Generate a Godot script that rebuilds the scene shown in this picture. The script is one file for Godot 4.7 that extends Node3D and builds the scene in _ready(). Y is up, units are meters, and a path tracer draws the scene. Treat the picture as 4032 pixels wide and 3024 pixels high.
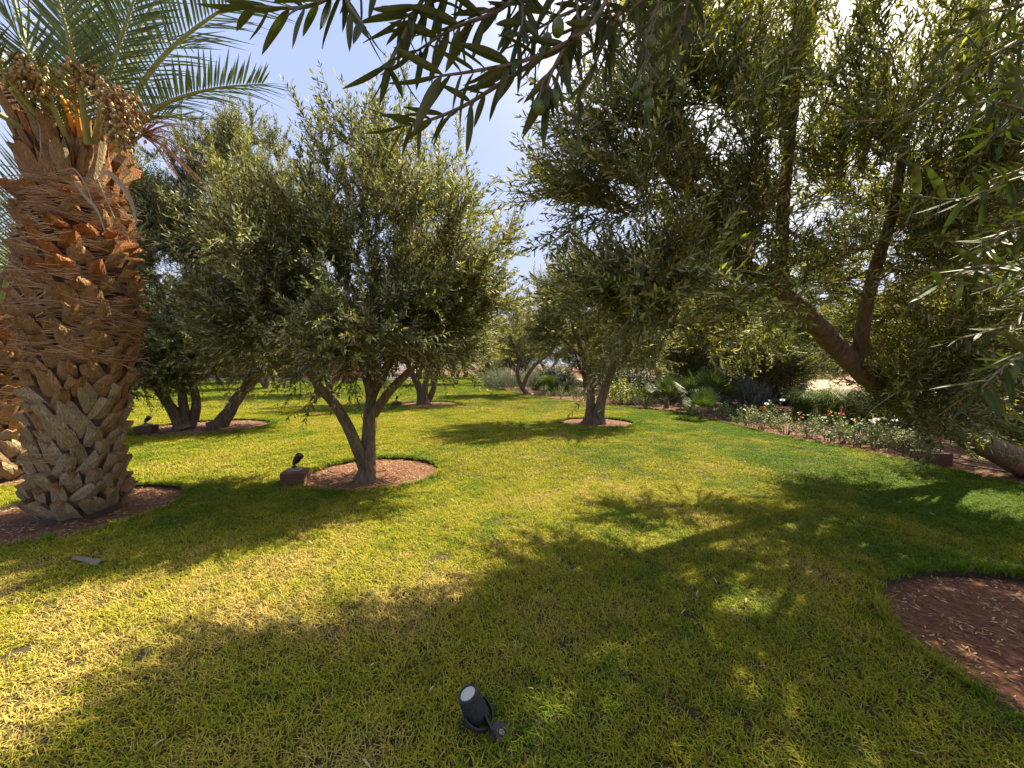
extends Node3D

const CROWN := 0.62
var rng := RandomNumberGenerator.new()
var fn := FastNoiseLite.new()
var M := {}
var sprigs: Array = []        # leafy olive shoots, small leaves
var sprigs_near: Array = []   # the same with fully shaped leaves
var loose := [[], [], [], [], []]   # leaves too many to count, gathered per leaf shape
var used := {}
var rings: Array = []         # [centre x, centre z, radius]
var bed_edge := PackedVector2Array()


class MB:
	var v := PackedVector3Array()
	var n := PackedVector3Array()
	var c := PackedColorArray()
	var idx := PackedInt32Array()

	func tri(a: Vector3, b: Vector3, d: Vector3, col: Color, hint := Vector3.ZERO) -> void:
		var m := (d - a).cross(b - a).normalized()
		if m == Vector3.ZERO:
			return
		var k := v.size()
		if hint != Vector3.ZERO and m.dot(hint) < 0.0:
			m = -m
			v.append(a); v.append(d); v.append(b)
		else:
			v.append(a); v.append(b); v.append(d)
		for j in 3:
			n.append(m)
			c.append(col)
			idx.append(k + j)

	func quad(a: Vector3, b: Vector3, d: Vector3, e: Vector3, col: Color, hint := Vector3.ZERO) -> void:
		tri(a, b, d, col, hint)
		tri(a, d, e, col, hint)

	func box(at: Vector3, s: Vector3, col: Color, bevel := 0.0, turn := Basis.IDENTITY) -> void:
		var h := s * 0.5
		for ax in 3:
			for sg in [-1.0, 1.0]:
				var nn := Vector3.ZERO
				nn[ax] = sg
				var u := Vector3.ZERO
				u[(ax + 1) % 3] = 1.0
				var w := Vector3.ZERO
				w[(ax + 2) % 3] = 1.0
				var p := []
				for q in [[-1, -1], [1, -1], [1, 1], [-1, 1]]:
					p.append(at + turn * (nn * h + u * (h[(ax + 1) % 3] - bevel) * q[0] + w * (h[(ax + 2) % 3] - bevel) * q[1]))
				quad(p[0], p[1], p[2], p[3], col, turn * nn)
		if bevel > 0.0:
			for ax in 3:
				for a in [-1.0, 1.0]:
					for b in [-1.0, 1.0]:
						var e := Vector3.ZERO
						e[ax] = h[ax] - bevel
						var i1 := (ax + 1) % 3
						var i2 := (ax + 2) % 3
						var p0 := Vector3.ZERO
						p0[i1] = a * h[i1]
						p0[i2] = b * (h[i2] - bevel)
						var p1 := Vector3.ZERO
						p1[i1] = a * (h[i1] - bevel)
						p1[i2] = b * h[i2]
						quad(at + turn * (p0 - e), at + turn * (p0 + e), at + turn * (p1 + e), at + turn * (p1 - e), col, turn * (p0 + p1))

	func leaf(o: Vector3, dir: Vector3, up: Vector3, L: float, W: float, col: Color) -> void:
		var s := dir.cross(up).normalized() * W * 0.5
		var m := o + dir * L * 0.48 + up * W * 0.14
		var tip := o + dir * L
		tri(o, m - s, tip, col, up)
		tri(o, tip, m + s, col, up)

	func leaf_hi(o: Vector3, dir: Vector3, up: Vector3, L: float, W: float, col: Color, bend := 0.0) -> void:
		var s := dir.cross(up).normalized() * W * 0.5
		var f := up * W * 0.13
		var p := [o, o + dir * L * 0.3 + up * bend * L * 0.3, o + dir * L * 0.7 + up * bend * L * 0.5, o + dir * L + up * bend * L * 0.45]
		for sg in [-1.0, 1.0]:
			var a: Vector3 = p[1] + s * 0.86 * sg + f
			var b: Vector3 = p[2] + s * 0.84 * sg + f
			tri(p[0], a, p[1], col, up)
			quad(p[1], a, b, p[2], col, up)
			tri(p[2], b, p[3], col, up)

	func tube(pts: Array, rads: Array, sides: int, col: Color, nz: FastNoiseLite = null, bump := 0.0, cap := false) -> void:
		var base := v.size()
		var t0: Vector3 = (pts[1] - pts[0]).normalized()
		var u := t0.cross(Vector3(0.13, 0.2, 0.97)).normalized()
		for k in pts.size():
			var t: Vector3 = (pts[mini(k + 1, pts.size() - 1)] - pts[maxi(k - 1, 0)]).normalized()
			u = (u - t * u.dot(t)).normalized()
			var w := t.cross(u)
			for s in sides:
				var a := TAU * s / sides
				var d := u * cos(a) + w * sin(a)
				var r: float = rads[k]
				if nz:
					var q: Vector3 = pts[k] + d * 0.3
					r *= 1.0 + bump * (nz.get_noise_3d(q.x * 6.0 + d.x * 3.0, q.y * 2.5, q.z * 6.0 + d.z * 3.0) + 0.6 * nz.get_noise_3d(q.x * 22.0, q.y * 6.0, q.z * 22.0))
				v.append(pts[k] + d * r)
				n.append(d)
				c.append(col)
		for k in pts.size() - 1:
			for s in sides:
				var a := base + k * sides + s
				var b := base + k * sides + (s + 1) % sides
				idx.append_array([a, a + sides, b + sides, a, b + sides, b])
		if cap:
			for k in [0, pts.size() - 1]:
				var out: Vector3 = (pts[k] - pts[1 if k == 0 else k - 1]).normalized()
				for s in sides:
					tri(pts[k], v[base + k * sides + s], v[base + k * sides + (s + 1) % sides], col, out)

	func lathe(prof: Array, sides: int, col: Color, tr := Transform3D.IDENTITY) -> void:
		# prof: [radius, height] pairs from bottom to top, flat shaded along the profile, smooth around
		for k in prof.size() - 1:
			var r0: float = prof[k][0]
			var y0: float = prof[k][1]
			var r1: float = prof[k + 1][0]
			var y1: float = prof[k + 1][1]
			var nr := Vector2(y1 - y0, r0 - r1).normalized()
			var base := v.size()
			for s in sides + 1:
				var a := TAU * s / sides
				var d := Vector3(cos(a), 0, -sin(a))
				var nn: Vector3 = tr.basis * (d * nr.x + Vector3.UP * nr.y).normalized()
				v.append(tr * (d * r0 + Vector3.UP * y0))
				v.append(tr * (d * r1 + Vector3.UP * y1))
				n.append(nn); n.append(nn)
				c.append(col); c.append(col)
			for s in sides:
				var a := base + s * 2
				idx.append_array([a, a + 1, a + 3, a, a + 3, a + 2])

	func mesh() -> ArrayMesh:
		var arr := []
		arr.resize(Mesh.ARRAY_MAX)
		arr[Mesh.ARRAY_VERTEX] = v
		arr[Mesh.ARRAY_NORMAL] = n
		arr[Mesh.ARRAY_COLOR] = c
		arr[Mesh.ARRAY_INDEX] = idx
		var m := ArrayMesh.new()
		m.add_surface_from_arrays(Mesh.PRIMITIVE_TRIANGLES, arr)
		return m


func _ready() -> void:
	rng.seed = 20240917
	fn.seed = 7
	fn.frequency = 1.0
	fn.noise_type = FastNoiseLite.TYPE_SIMPLEX_SMOOTH

	# camera
	var cam := Camera3D.new()
	cam.name = "camera"
	cam.position = Vector3(0, 1.5, 0)
	cam.rotation_degrees.x = -2.766
	cam.fov = 88.0
	cam.near = 0.05
	cam.far = 600.0
	add_child(cam)
	cam.current = true

	# sky and exposure
	var sm := ProceduralSkyMaterial.new()
	sm.sky_top_color = Color(0.385, 0.44, 0.575)
	sm.sky_horizon_color = Color(0.51, 0.53, 0.575)
	sm.sky_curve = 0.35
	sm.ground_horizon_color = Color(0.45, 0.42, 0.36)
	sm.ground_bottom_color = Color(0.25, 0.2, 0.15)
	sm.sun_angle_max = 75.0
	sm.sun_curve = 0.34
	var sky := Sky.new()
	sky.sky_material = sm
	var env := Environment.new()
	env.background_mode = Environment.BG_SKY
	env.sky = sky
	env.tonemap_mode = Environment.TONE_MAPPER_LINEAR
	env.tonemap_exposure = 3.7
	env.sdfgi_enabled = true
	env.ssao_enabled = true
	env.ssil_enabled = true
	var we := WorldEnvironment.new()
	we.name = "world_environment"
	we.environment = env
	add_child(we)

	# sun: high, beyond the garden to the right, so shadows fall left and towards the camera
	var sun := DirectionalLight3D.new()
	sun.name = "sun"
	sun.light_energy = 1.5
	sun.light_color = Color(1.0, 0.94, 0.83)
	sun.light_angular_distance = 0.53
	sun.shadow_enabled = true
	add_child(sun)
	sun.look_at_from_position(Vector3(0.493, 0.788, -0.369) * 50.0, Vector3.ZERO, Vector3.UP)

	materials()
	make_sprigs()
	setting()
	palms()
	central_tree()
	lawn_trees()
	right_tree()
	near_tree()
	background_trees()
	bed_plants()
	garden_wall()
	lamps()
	small_things()


# ------------------------------------------------------------------ helpers
func noise_tex(freq: float, lo: Color, hi: Color, seed_ := 1, size := 512, stretch := 1.0, kind := FastNoiseLite.TYPE_SIMPLEX_SMOOTH, normal := false) -> NoiseTexture2D:
	var f := FastNoiseLite.new()
	f.seed = seed_
	f.noise_type = kind
	f.frequency = freq
	f.fractal_octaves = 5
	f.fractal_gain = 0.6
	var t := NoiseTexture2D.new()
	t.width = size
	t.height = int(size * stretch)
	t.seamless = true
	t.noise = f
	if normal:
		t.as_normal_map = true
		t.bump_strength = 6.0
	else:
		var g := Gradient.new()
		g.set_color(0, lo)
		g.set_color(1, hi)
		t.color_ramp = g
	return t


func mat(called: String, col: Color, rough := 0.8, vertex := true) -> StandardMaterial3D:
	var m := StandardMaterial3D.new()
	m.resource_name = called
	m.albedo_color = col.linear_to_srgb()
	m.roughness = rough
	m.vertex_color_use_as_albedo = vertex
	m.cull_mode = BaseMaterial3D.CULL_DISABLED
	M[called] = m
	return m


func textured(m: StandardMaterial3D, tex: Texture2D, scale: Vector3, height: Texture2D = null, cm := 1.0) -> void:
	m.albedo_texture = tex
	m.uv1_triplanar = true
	m.uv1_world_triplanar = true
	m.uv1_scale = scale
	if height:
		m.heightmap_enabled = true
		m.heightmap_texture = height
		m.heightmap_scale = cm


func materials() -> void:
	var soft := noise_tex(0.02, Color(0.62, 0.6, 0.58), Color(1, 1, 1), 3)
	var rough := noise_tex(0.03, Color(0.25, 0.25, 0.25), Color(1, 1, 1), 5)
	var bark := mat("bark", Color(1, 1, 1), 0.9)
	textured(bark, noise_tex(0.012, Color(0.42, 0.4, 0.38), Color(1, 0.98, 0.95), 11), Vector3(2.2, 0.7, 2.2), noise_tex(0.02, Color.BLACK, Color.WHITE, 12), 2.2)
	var lf := mat("olive_leaf", Color(1, 1, 1), 0.5)
	lf.backlight_enabled = true
	lf.backlight = Color(0.82, 0.82, 0.4)
	lf.metallic_specular = 0.4
	var nl := mat("olive_leaf_upper", Color(0.055, 0.072, 0.022), 0.55, false)
	nl.metallic_specular = 0.3
	nl.backlight_enabled = true
	nl.backlight = Color(0.5, 0.58, 0.2)
	var nu := mat("olive_leaf_under", Color(0.125, 0.13, 0.062), 0.7, false)
	nu.metallic_specular = 0.25
	nu.backlight_enabled = true
	nu.backlight = Color(0.5, 0.56, 0.25)
	mat("twig", Color(0.2, 0.16, 0.1), 0.8, false)
	var gr := mat("grass", Color(1, 1, 1), 0.75)
	gr.backlight_enabled = true
	gr.backlight = Color(0.7, 0.72, 0.4)
	gr.metallic_specular = 0.22
	var thatch := mat("thatch", Color(0.085, 0.062, 0.026), 0.95, false)
	textured(thatch, noise_tex(0.05, Color(0.35, 0.3, 0.2), Color(1, 1, 0.9), 21), Vector3(0.9, 0.9, 0.9), rough, 1.5)
	var soil := mat("soil", Color(0.21, 0.085, 0.036), 0.95, false)
	textured(soil, noise_tex(0.03, Color(0.45, 0.42, 0.4), Color(1, 0.97, 0.92), 23), Vector3(1.1, 1.1, 1.1), rough, 2.5)
	var sand := mat("sand", Color(0.5, 0.34, 0.22), 0.95, false)
	textured(sand, noise_tex(0.02, Color(0.7, 0.66, 0.62), Color(1, 1, 1), 25), Vector3(0.2, 0.2, 0.2))
	mat("litter", Color(1, 1, 1), 0.85)
	var boot := mat("boot", Color(1, 1, 1), 0.9)
	textured(boot, noise_tex(0.02, Color(0.5, 0.46, 0.42), Color(1, 1, 1), 31), Vector3(7, 1.6, 7), noise_tex(0.03, Color.BLACK, Color.WHITE, 32), 1.2)
	for a in [["boot_grey", Color(1, 0.98, 0.95)], ["boot_tan", Color(0.95, 0.83, 0.7)], ["boot_rust", Color(1.0, 0.74, 0.5)]]:
		var b: StandardMaterial3D = boot.duplicate()
		b.resource_name = a[0]
		b.albedo_color = a[1]
		M[a[0]] = b
	mat("fibre", Color(1, 1, 1), 0.9)
	var fr := mat("frond", Color(1, 1, 1), 0.45)
	fr.backlight_enabled = true
	fr.backlight = Color(0.42, 0.48, 0.28)
	mat("rachis", Color(0.3, 0.32, 0.12), 0.5, false)
	mat("date_stalk", Color(0.72, 0.27, 0.03), 0.6, false)
	mat("date_fruit", Color(1, 1, 1), 0.35)
	mat("dry_strand", Color(0.36, 0.17, 0.08), 0.8, false)
	var plant := mat("plant", Color(1, 1, 1), 0.55)
	plant.backlight_enabled = true
	plant.backlight = Color(0.7, 0.75, 0.35)
	mat("petal", Color(1, 1, 1), 0.6)
	var terr := mat("terracotta", Color(0.62, 0.24, 0.13), 0.9, false)
	textured(terr, soft, Vector3(0.5, 0.5, 0.5))
	var stone := mat("pale_stone", Color(0.6, 0.56, 0.5), 0.85, false)
	textured(stone, soft, Vector3(0.8, 0.8, 0.8))
	var blk := mat("block", Color(0.2, 0.1, 0.058), 0.9, false)
	textured(blk, noise_tex(0.03, Color(0.5, 0.45, 0.42), Color(1, 1, 1), 41), Vector3(3, 3, 3), rough, 0.4)
	var plate := mat("plate", Color(0.4, 0.36, 0.3), 0.9, false)
	textured(plate, soft, Vector3(4, 4, 4))
	var lamp := mat("lamp_black", Color(0.022, 0.022, 0.024), 0.5, false)
	textured(lamp, noise_tex(0.04, Color(0.55, 0.55, 0.55), Color(1, 1, 1), 43), Vector3(9, 9, 9))
	var worn := mat("lamp_worn", Color(0.06, 0.06, 0.062), 0.7, false)
	textured(worn, noise_tex(0.02, Color(0.3, 0.3, 0.32), Color(1, 0.98, 0.95), 44), Vector3(7, 7, 7))
	var lens := mat("lamp_lens", Color(0.62, 0.6, 0.52), 0.55, false)
	textured(lens, noise_tex(0.05, Color(0.75, 0.75, 0.72), Color(1, 1, 1), 45), Vector3(12, 12, 12))
	mat("pipe", Color(0.03, 0.028, 0.025), 0.6, false)
	mat("olive_fruit", Color(0.1, 0.15, 0.03), 0.35, false)


func numbered(called: String) -> String:
	var k: int = used.get(called, -1) + 1
	used[called] = k
	return called if k == 0 else "%s_%03d" % [called, k]


func thing(called: String, label: String, category: String, at := Vector3.ZERO, group := "") -> Node3D:
	var o := Node3D.new()
	o.name = numbered(called)
	o.position = at
	add_child(o)
	o.set_meta("label", label)
	o.set_meta("category", category)
	if group:
		o.set_meta("group", group)
	return o


func part(called: String, mesh: Mesh, m: Material, parent: Node3D, tr := Transform3D.IDENTITY) -> MeshInstance3D:
	var o := MeshInstance3D.new()
	o.name = called
	o.mesh = mesh
	o.material_override = m
	o.transform = tr
	parent.add_child(o, true)
	return o


func structure(called: String, mesh: Mesh, m: Material, label: String) -> MeshInstance3D:
	var o := MeshInstance3D.new()
	o.name = numbered(called)
	o.mesh = mesh
	o.material_override = m
	add_child(o)
	o.set_meta("kind", "structure")
	o.set_meta("label", label)
	return o


func multi(called: String, mesh: Mesh, m: Material, where: Array, tints: PackedColorArray, parent: Node3D) -> MultiMeshInstance3D:
	var mm := MultiMesh.new()
	mm.transform_format = MultiMesh.TRANSFORM_3D
	mm.use_colors = tints.size() > 0
	mm.mesh = mesh
	mm.instance_count = where.size()
	for k in where.size():
		mm.set_instance_transform(k, where[k])
	if tints.size() > 0:
		for k in where.size():
			mm.set_instance_color(k, tints[k])
	var o := MultiMeshInstance3D.new()
	o.name = called
	o.multimesh = mm
	o.material_override = m
	parent.add_child(o, true)
	o.set_meta("kind", "stuff")
	return o


func rv() -> Vector3:
	return Vector3(rng.randfn(), rng.randfn(), rng.randfn()).normalized()


func along(dir: Vector3, roll: float, s: Vector3) -> Basis:
	# a basis whose y axis runs along dir
	var y := dir.normalized()
	var x := y.cross(Vector3(0.31, 0.17, 0.93)).normalized()
	var z := x.cross(y)
	return Basis(x, y, z) * Basis(Vector3.UP, roll) * Basis.from_scale(s)


func smooth(pts: Array, per: int) -> Array:
	var out := []
	for k in pts.size() - 1:
		var a: Vector3 = pts[maxi(k - 1, 0)]
		var b: Vector3 = pts[k]
		var d: Vector3 = pts[k + 1]
		var e: Vector3 = pts[mini(k + 2, pts.size() - 1)]
		for j in per:
			out.append(b.cubic_interpolate(d, a, e, float(j) / per))
	out.append(pts[-1])
	return out


func taper(count: int, r0: float, r1: float) -> Array:
	var out := []
	for k in count:
		out.append(lerpf(r0, r1, float(k) / (count - 1)))
	return out


func ring_r(r: Array, a: float) -> float:
	return r[2] * (1.0 + 0.05 * fn.get_noise_2d(cos(a) * 1.2 + r[0], sin(a) * 1.2 + r[1]) + 0.022 * fn.get_noise_2d(cos(a) * 5.0 + r[0], sin(a) * 5.0 + r[1]))


func on_lawn(x: float, z: float, margin := 0.0) -> bool:
	for r in rings:
		var q := Vector2(x - r[0], z - r[1])
		if q.length() < r[2] + 0.12 + margin and q.length() < ring_r(r, q.angle()) + margin:
			return false
	for k in bed_edge.size() - 1:
		var a := bed_edge[k]
		var b := bed_edge[k + 1]
		if z <= a.y and z > b.y:
			return x < lerpf(a.x, b.x, (z - a.y) / (b.y - a.y)) - margin
	return x < 6.0


# ------------------------------------------------------------------ olive foliage
func leaf_color() -> Color:
	var k := rng.randf()
	var c: Color
	if k < 0.5:
		c = Color(0.075, 0.094, 0.024).lerp(Color(0.135, 0.15, 0.05), rng.randf())
	elif k < 0.94:
		c = Color(0.25, 0.265, 0.145).lerp(Color(0.42, 0.44, 0.3), rng.randf())
	else:
		c = Color(0.24, 0.2, 0.05)
	return c


func sprig(seed_: int, pairs: int, length: float, hi: bool) -> ArrayMesh:
	rng.seed = seed_
	var mb := MB.new()
	var pts := []
	var bend := Vector3(rng.randfn(), 0, rng.randfn()) * 0.05
	for k in 5:
		var t := k / 4.0
		pts.append(Vector3(0, length * t, 0) + bend * t * t)
	mb.tube(pts, taper(5, 0.0035, 0.0012), 3, Color(0.22, 0.2, 0.12))
	for k in pairs:
		var t := (k + 0.6) / pairs
		var o := Vector3(0, length * t, 0) + bend * t * t
		var a := k * PI * 0.5 + rng.randf() * 0.6
		for sg in [0.0, PI]:
			if rng.randf() < 0.08:
				continue
			var side := Vector3(cos(a + sg), 0, sin(a + sg))
			var dir := (side * rng.randf_range(0.55, 0.95) + Vector3.UP * rng.randf_range(0.5, 0.95) + rv() * 0.18).normalized()
			var up := (Vector3.UP - side * 0.4 + rv() * 0.5)
			up = (up - dir * up.dot(dir)).normalized()
			var L := rng.randf_range(0.048, 0.075) * (1.0 - 0.3 * t)
			if hi:
				mb.leaf_hi(o, dir, up, L, L * rng.randf_range(0.19, 0.25), leaf_color(), rng.randf_range(-0.2, 0.15))
			else:
				mb.leaf(o, dir, up, L, L * rng.randf_range(0.24, 0.32), leaf_color())
	mb.leaf(pts[4], Vector3.UP, Vector3.RIGHT, 0.045, 0.011, leaf_color())
	return mb.mesh()


func make_sprigs() -> void:
	for k in 4:
		sprigs.append(sprig(100 + k, 11 + k, 0.27, false))
		sprigs_near.append(sprig(200 + k, 10 + k, 0.27, true))
	rng.seed = 5


func olive(called: String, label: String, group: String, base: Vector3, seed_: int, stems: Array, lobes: Array, o := {}) -> Node3D:
	# stems: [[points], r0, r1]; lobes: [centre, radii, number of branch tips]
	rng.seed = seed_
	var t := thing(called, label, o.get("category", "tree"), base, group)
	var wood := MB.new()
	var bark_col: Color = o.get("bark", Color(0.29, 0.205, 0.13))
	var nodes_p := PackedVector3Array()
	var nodes_r := PackedFloat32Array()
	var mid := Vector3.ZERO
	for s in stems:
		var local := []
		for p in s[0]:
			local.append(p - base)
		var pts := smooth(local, 6)
		var rads := []
		for k in pts.size():
			var u := float(k) / (pts.size() - 1)
			var r := lerpf(s[1], s[2], pow(u, 0.75))
			if s.size() > 3 and s[3]:
				r *= 1.0 + 0.55 * exp(-u * 14.0)   # root flare
			rads.append(r)
		wood.tube(pts, rads, 14, bark_col.lightened(rng.randf() * 0.05), fn, o.get("ridges", 0.16))
		for k in pts.size():
			if k > pts.size() * 0.45:
				nodes_p.append(pts[k])
				nodes_r.append(rads[k])
		mid += pts[-1] / stems.size()
	part("trunk", wood.mesh(), M.bark, t)
	var tips := []
	for l in lobes:
		for k in l[2]:
			var q := rv() * pow(rng.randf(), 0.42)
			tips.append(l[0] - base + q * l[1])
	tips.sort_custom(func(a, b): return a.distance_squared_to(mid) < b.distance_squared_to(mid))
	var br := MB.new()
	var where := [[], [], [], []]
	var tints := [PackedColorArray(), PackedColorArray(), PackedColorArray(), PackedColorArray()]
	var per: int = o.get("twigs", 6)
	var upward: float = o.get("upward", 0.55)
	var size: float = o.get("size", 1.0)
	var tone: Color = o.get("tone", Color(1, 1, 1))
	var crown_mid := Vector3.ZERO
	for q in tips:
		crown_mid += q / tips.size()
	for tip in tips:
		var best := 1e9
		var bi := 0
		for k in nodes_p.size():
			var d := nodes_p[k].distance_to(tip) + maxf(0.0, nodes_p[k].y - tip.y) * 0.8
			if d < best:
				best = d
				bi = k
		var a := nodes_p[bi]
		var len_ := a.distance_to(tip)
		if len_ < 0.05:
			continue
		var m: Vector3 = (a + tip) * 0.5 + Vector3(0, len_ * rng.randf_range(-0.05, 0.18), 0) + rv() * len_ * 0.12
		var pts := []
		for k in 6:
			var u := k / 5.0
			pts.append(a.lerp(m, u).lerp(m.lerp(tip, u), u))
		var r0 := minf(nodes_r[bi] * 0.65, 0.008 + 0.018 * len_)
		br.tube(pts, taper(6, r0, 0.0045), 5, bark_col)
		for k in range(2, 6):
			nodes_p.append(pts[k])
			nodes_r.append(lerpf(r0, 0.005, k / 5.0))
		var bd: Vector3 = (tip - m).normalized()
		for k in per:
			var u := rng.randf_range(0.3, 1.0)
			var p: Vector3 = a.lerp(m, u).lerp(m.lerp(tip, u), u)
			var out_ := (p - crown_mid).normalized()
			var dir: Vector3 = (bd * 0.45 + rv() * 0.8 + Vector3.UP * upward + out_ * 0.5).normalized()
			var L := rng.randf_range(0.2, 0.45) * size
			if p.y > crown_mid.y and rng.randf() < o.get("whips", 0.22):
				dir = (Vector3.UP * 1.2 + out_ * 0.35 + rv() * 0.25).normalized()
				L *= rng.randf_range(1.3, 2.0)
			var e: Vector3 = p + dir * L + Vector3(0, -0.03, 0)
			br.tube([p, (p + e) * 0.5 + Vector3(0, 0.015, 0), e], [0.004, 0.003, 0.002], 3, bark_col)
			var ns := int(2 + L / 0.13)
			var shade := rng.randf_range(0.8, 1.2)
			var tint := tone * Color(shade * rng.randf_range(0.92, 1.1), shade, shade * rng.randf_range(0.8, 1.1))
			tint.a = 1.0
			for j in ns:
				var w := (j + rng.randf()) / ns
				var sd: Vector3 = (dir + rv() * 0.55 + Vector3.UP * 0.15).normalized() if j < ns - 1 else dir
				if j == ns - 1:
					w = 0.85
				var pick := rng.randi() % 4
				var sc := rng.randf_range(0.75, 1.2) * size
				where[pick].append(Transform3D(along(sd, rng.randf() * TAU, Vector3.ONE * sc), p.lerp(e, w)))
				tints[pick].append(tint)
	part("branches", br.mesh(), M.bark, t)
	for k in 4:
		multi("foliage", (sprigs_near if o.get("near", false) else sprigs)[k], M.olive_leaf, where[k], tints[k], t)
	return t


func copy_of(o: Node3D, at: Vector3, turn: float, size: float, label: String, group := "") -> Node3D:
	var c: Node3D = o.duplicate()
	c.name = numbered(String(o.name).rstrip("_0123456789"))
	add_child(c)
	c.position = at
	c.basis = Basis(Vector3.UP, turn) * Basis.from_scale(Vector3.ONE * size)
	c.set_meta("label", label)
	if group:
		c.set_meta("group", group)
	return c


func central_tree() -> void:
	var t := olive("olive_tree", "olive tree with slender forked trunk in the round red soil bed at centre left", "olive trees on the lawn", Vector3(-1.906, 0, -5.114), 41, [
		[[Vector3(-1.92, -0.041, -5.15), Vector3(-1.891, 0.304, -5.17), Vector3(-1.873, 0.791, -5.18), Vector3(-1.844, 1.114, -5.18), Vector3(-1.943, 1.427, -5.25), Vector3(-2.073, 1.767, -5.35), Vector3(-2.105, 2.421, -5.4)], 0.108, 0.04, true],
		[[Vector3(-1.94, 0.186, -5.15), Vector3(-2.021, 0.541, -5.05), Vector3(-2.187, 0.968, -4.95), Vector3(-2.356, 1.216, -4.88), Vector3(-2.516, 1.545, -4.8), Vector3(-2.67, 1.978, -4.7), Vector3(-2.794, 2.409, -4.7)], 0.085, 0.03],
		[[Vector3(-1.807, 0.856, -5.15), Vector3(-1.571, 1.161, -5.1), Vector3(-1.34, 1.383, -5.05), Vector3(-1.109, 1.633, -5), Vector3(-0.845, 2.009, -5)], 0.07, 0.03],
		[[Vector3(-1.838, 1.089, -5.18), Vector3(-1.72, 1.337, -5.2), Vector3(-1.576, 1.611, -5.3), Vector3(-1.441, 1.806, -5.5), Vector3(-1.157, 2.472, -5.7)], 0.075, 0.03],
		[[Vector3(-1.813, 1.156, -5.18), Vector3(-1.639, 1.37, -5.1), Vector3(-1.542, 1.778, -5), Vector3(-1.503, 2.466, -5)], 0.06, 0.025],
	], [
		[Vector3(-2.629, 2.503, -4.9), Vector3(1.0, 0.95, 1.0), 46],
		[Vector3(-1.736, 3.125, -5.3), Vector3(1.0, 1.15, 1.1), 60],
		[Vector3(-0.798, 2.766, -5.3), Vector3(0.75, 0.95, 0.85), 40],
		[Vector3(-1.922, 1.988, -4.8), Vector3(1.15, 0.5, 0.9), 40],
		[Vector3(-0.913, 1.956, -5.4), Vector3(0.65, 0.45, 0.7), 20],
		[Vector3(-2.929, 1.951, -5), Vector3(0.7, 0.5, 0.7), 22],
	], {"size": 1.3, "twigs": 5})
	rng.seed = 48
	for s in [[Vector3(-1.767, 0.481, -5.05), Vector3(-1.708, 0.845, -5), Vector3(-1.721, 1.142, -4.95)], [Vector3(-1.888, 0.682, -5.1), Vector3(-1.929, 0.963, -5), Vector3(-1.951, 1.212, -4.95)]]:
		leafy_twig(t, s, 7, 0.05, 0.004, 0.0, 0.2, false)
	put_leaves(t)


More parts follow.
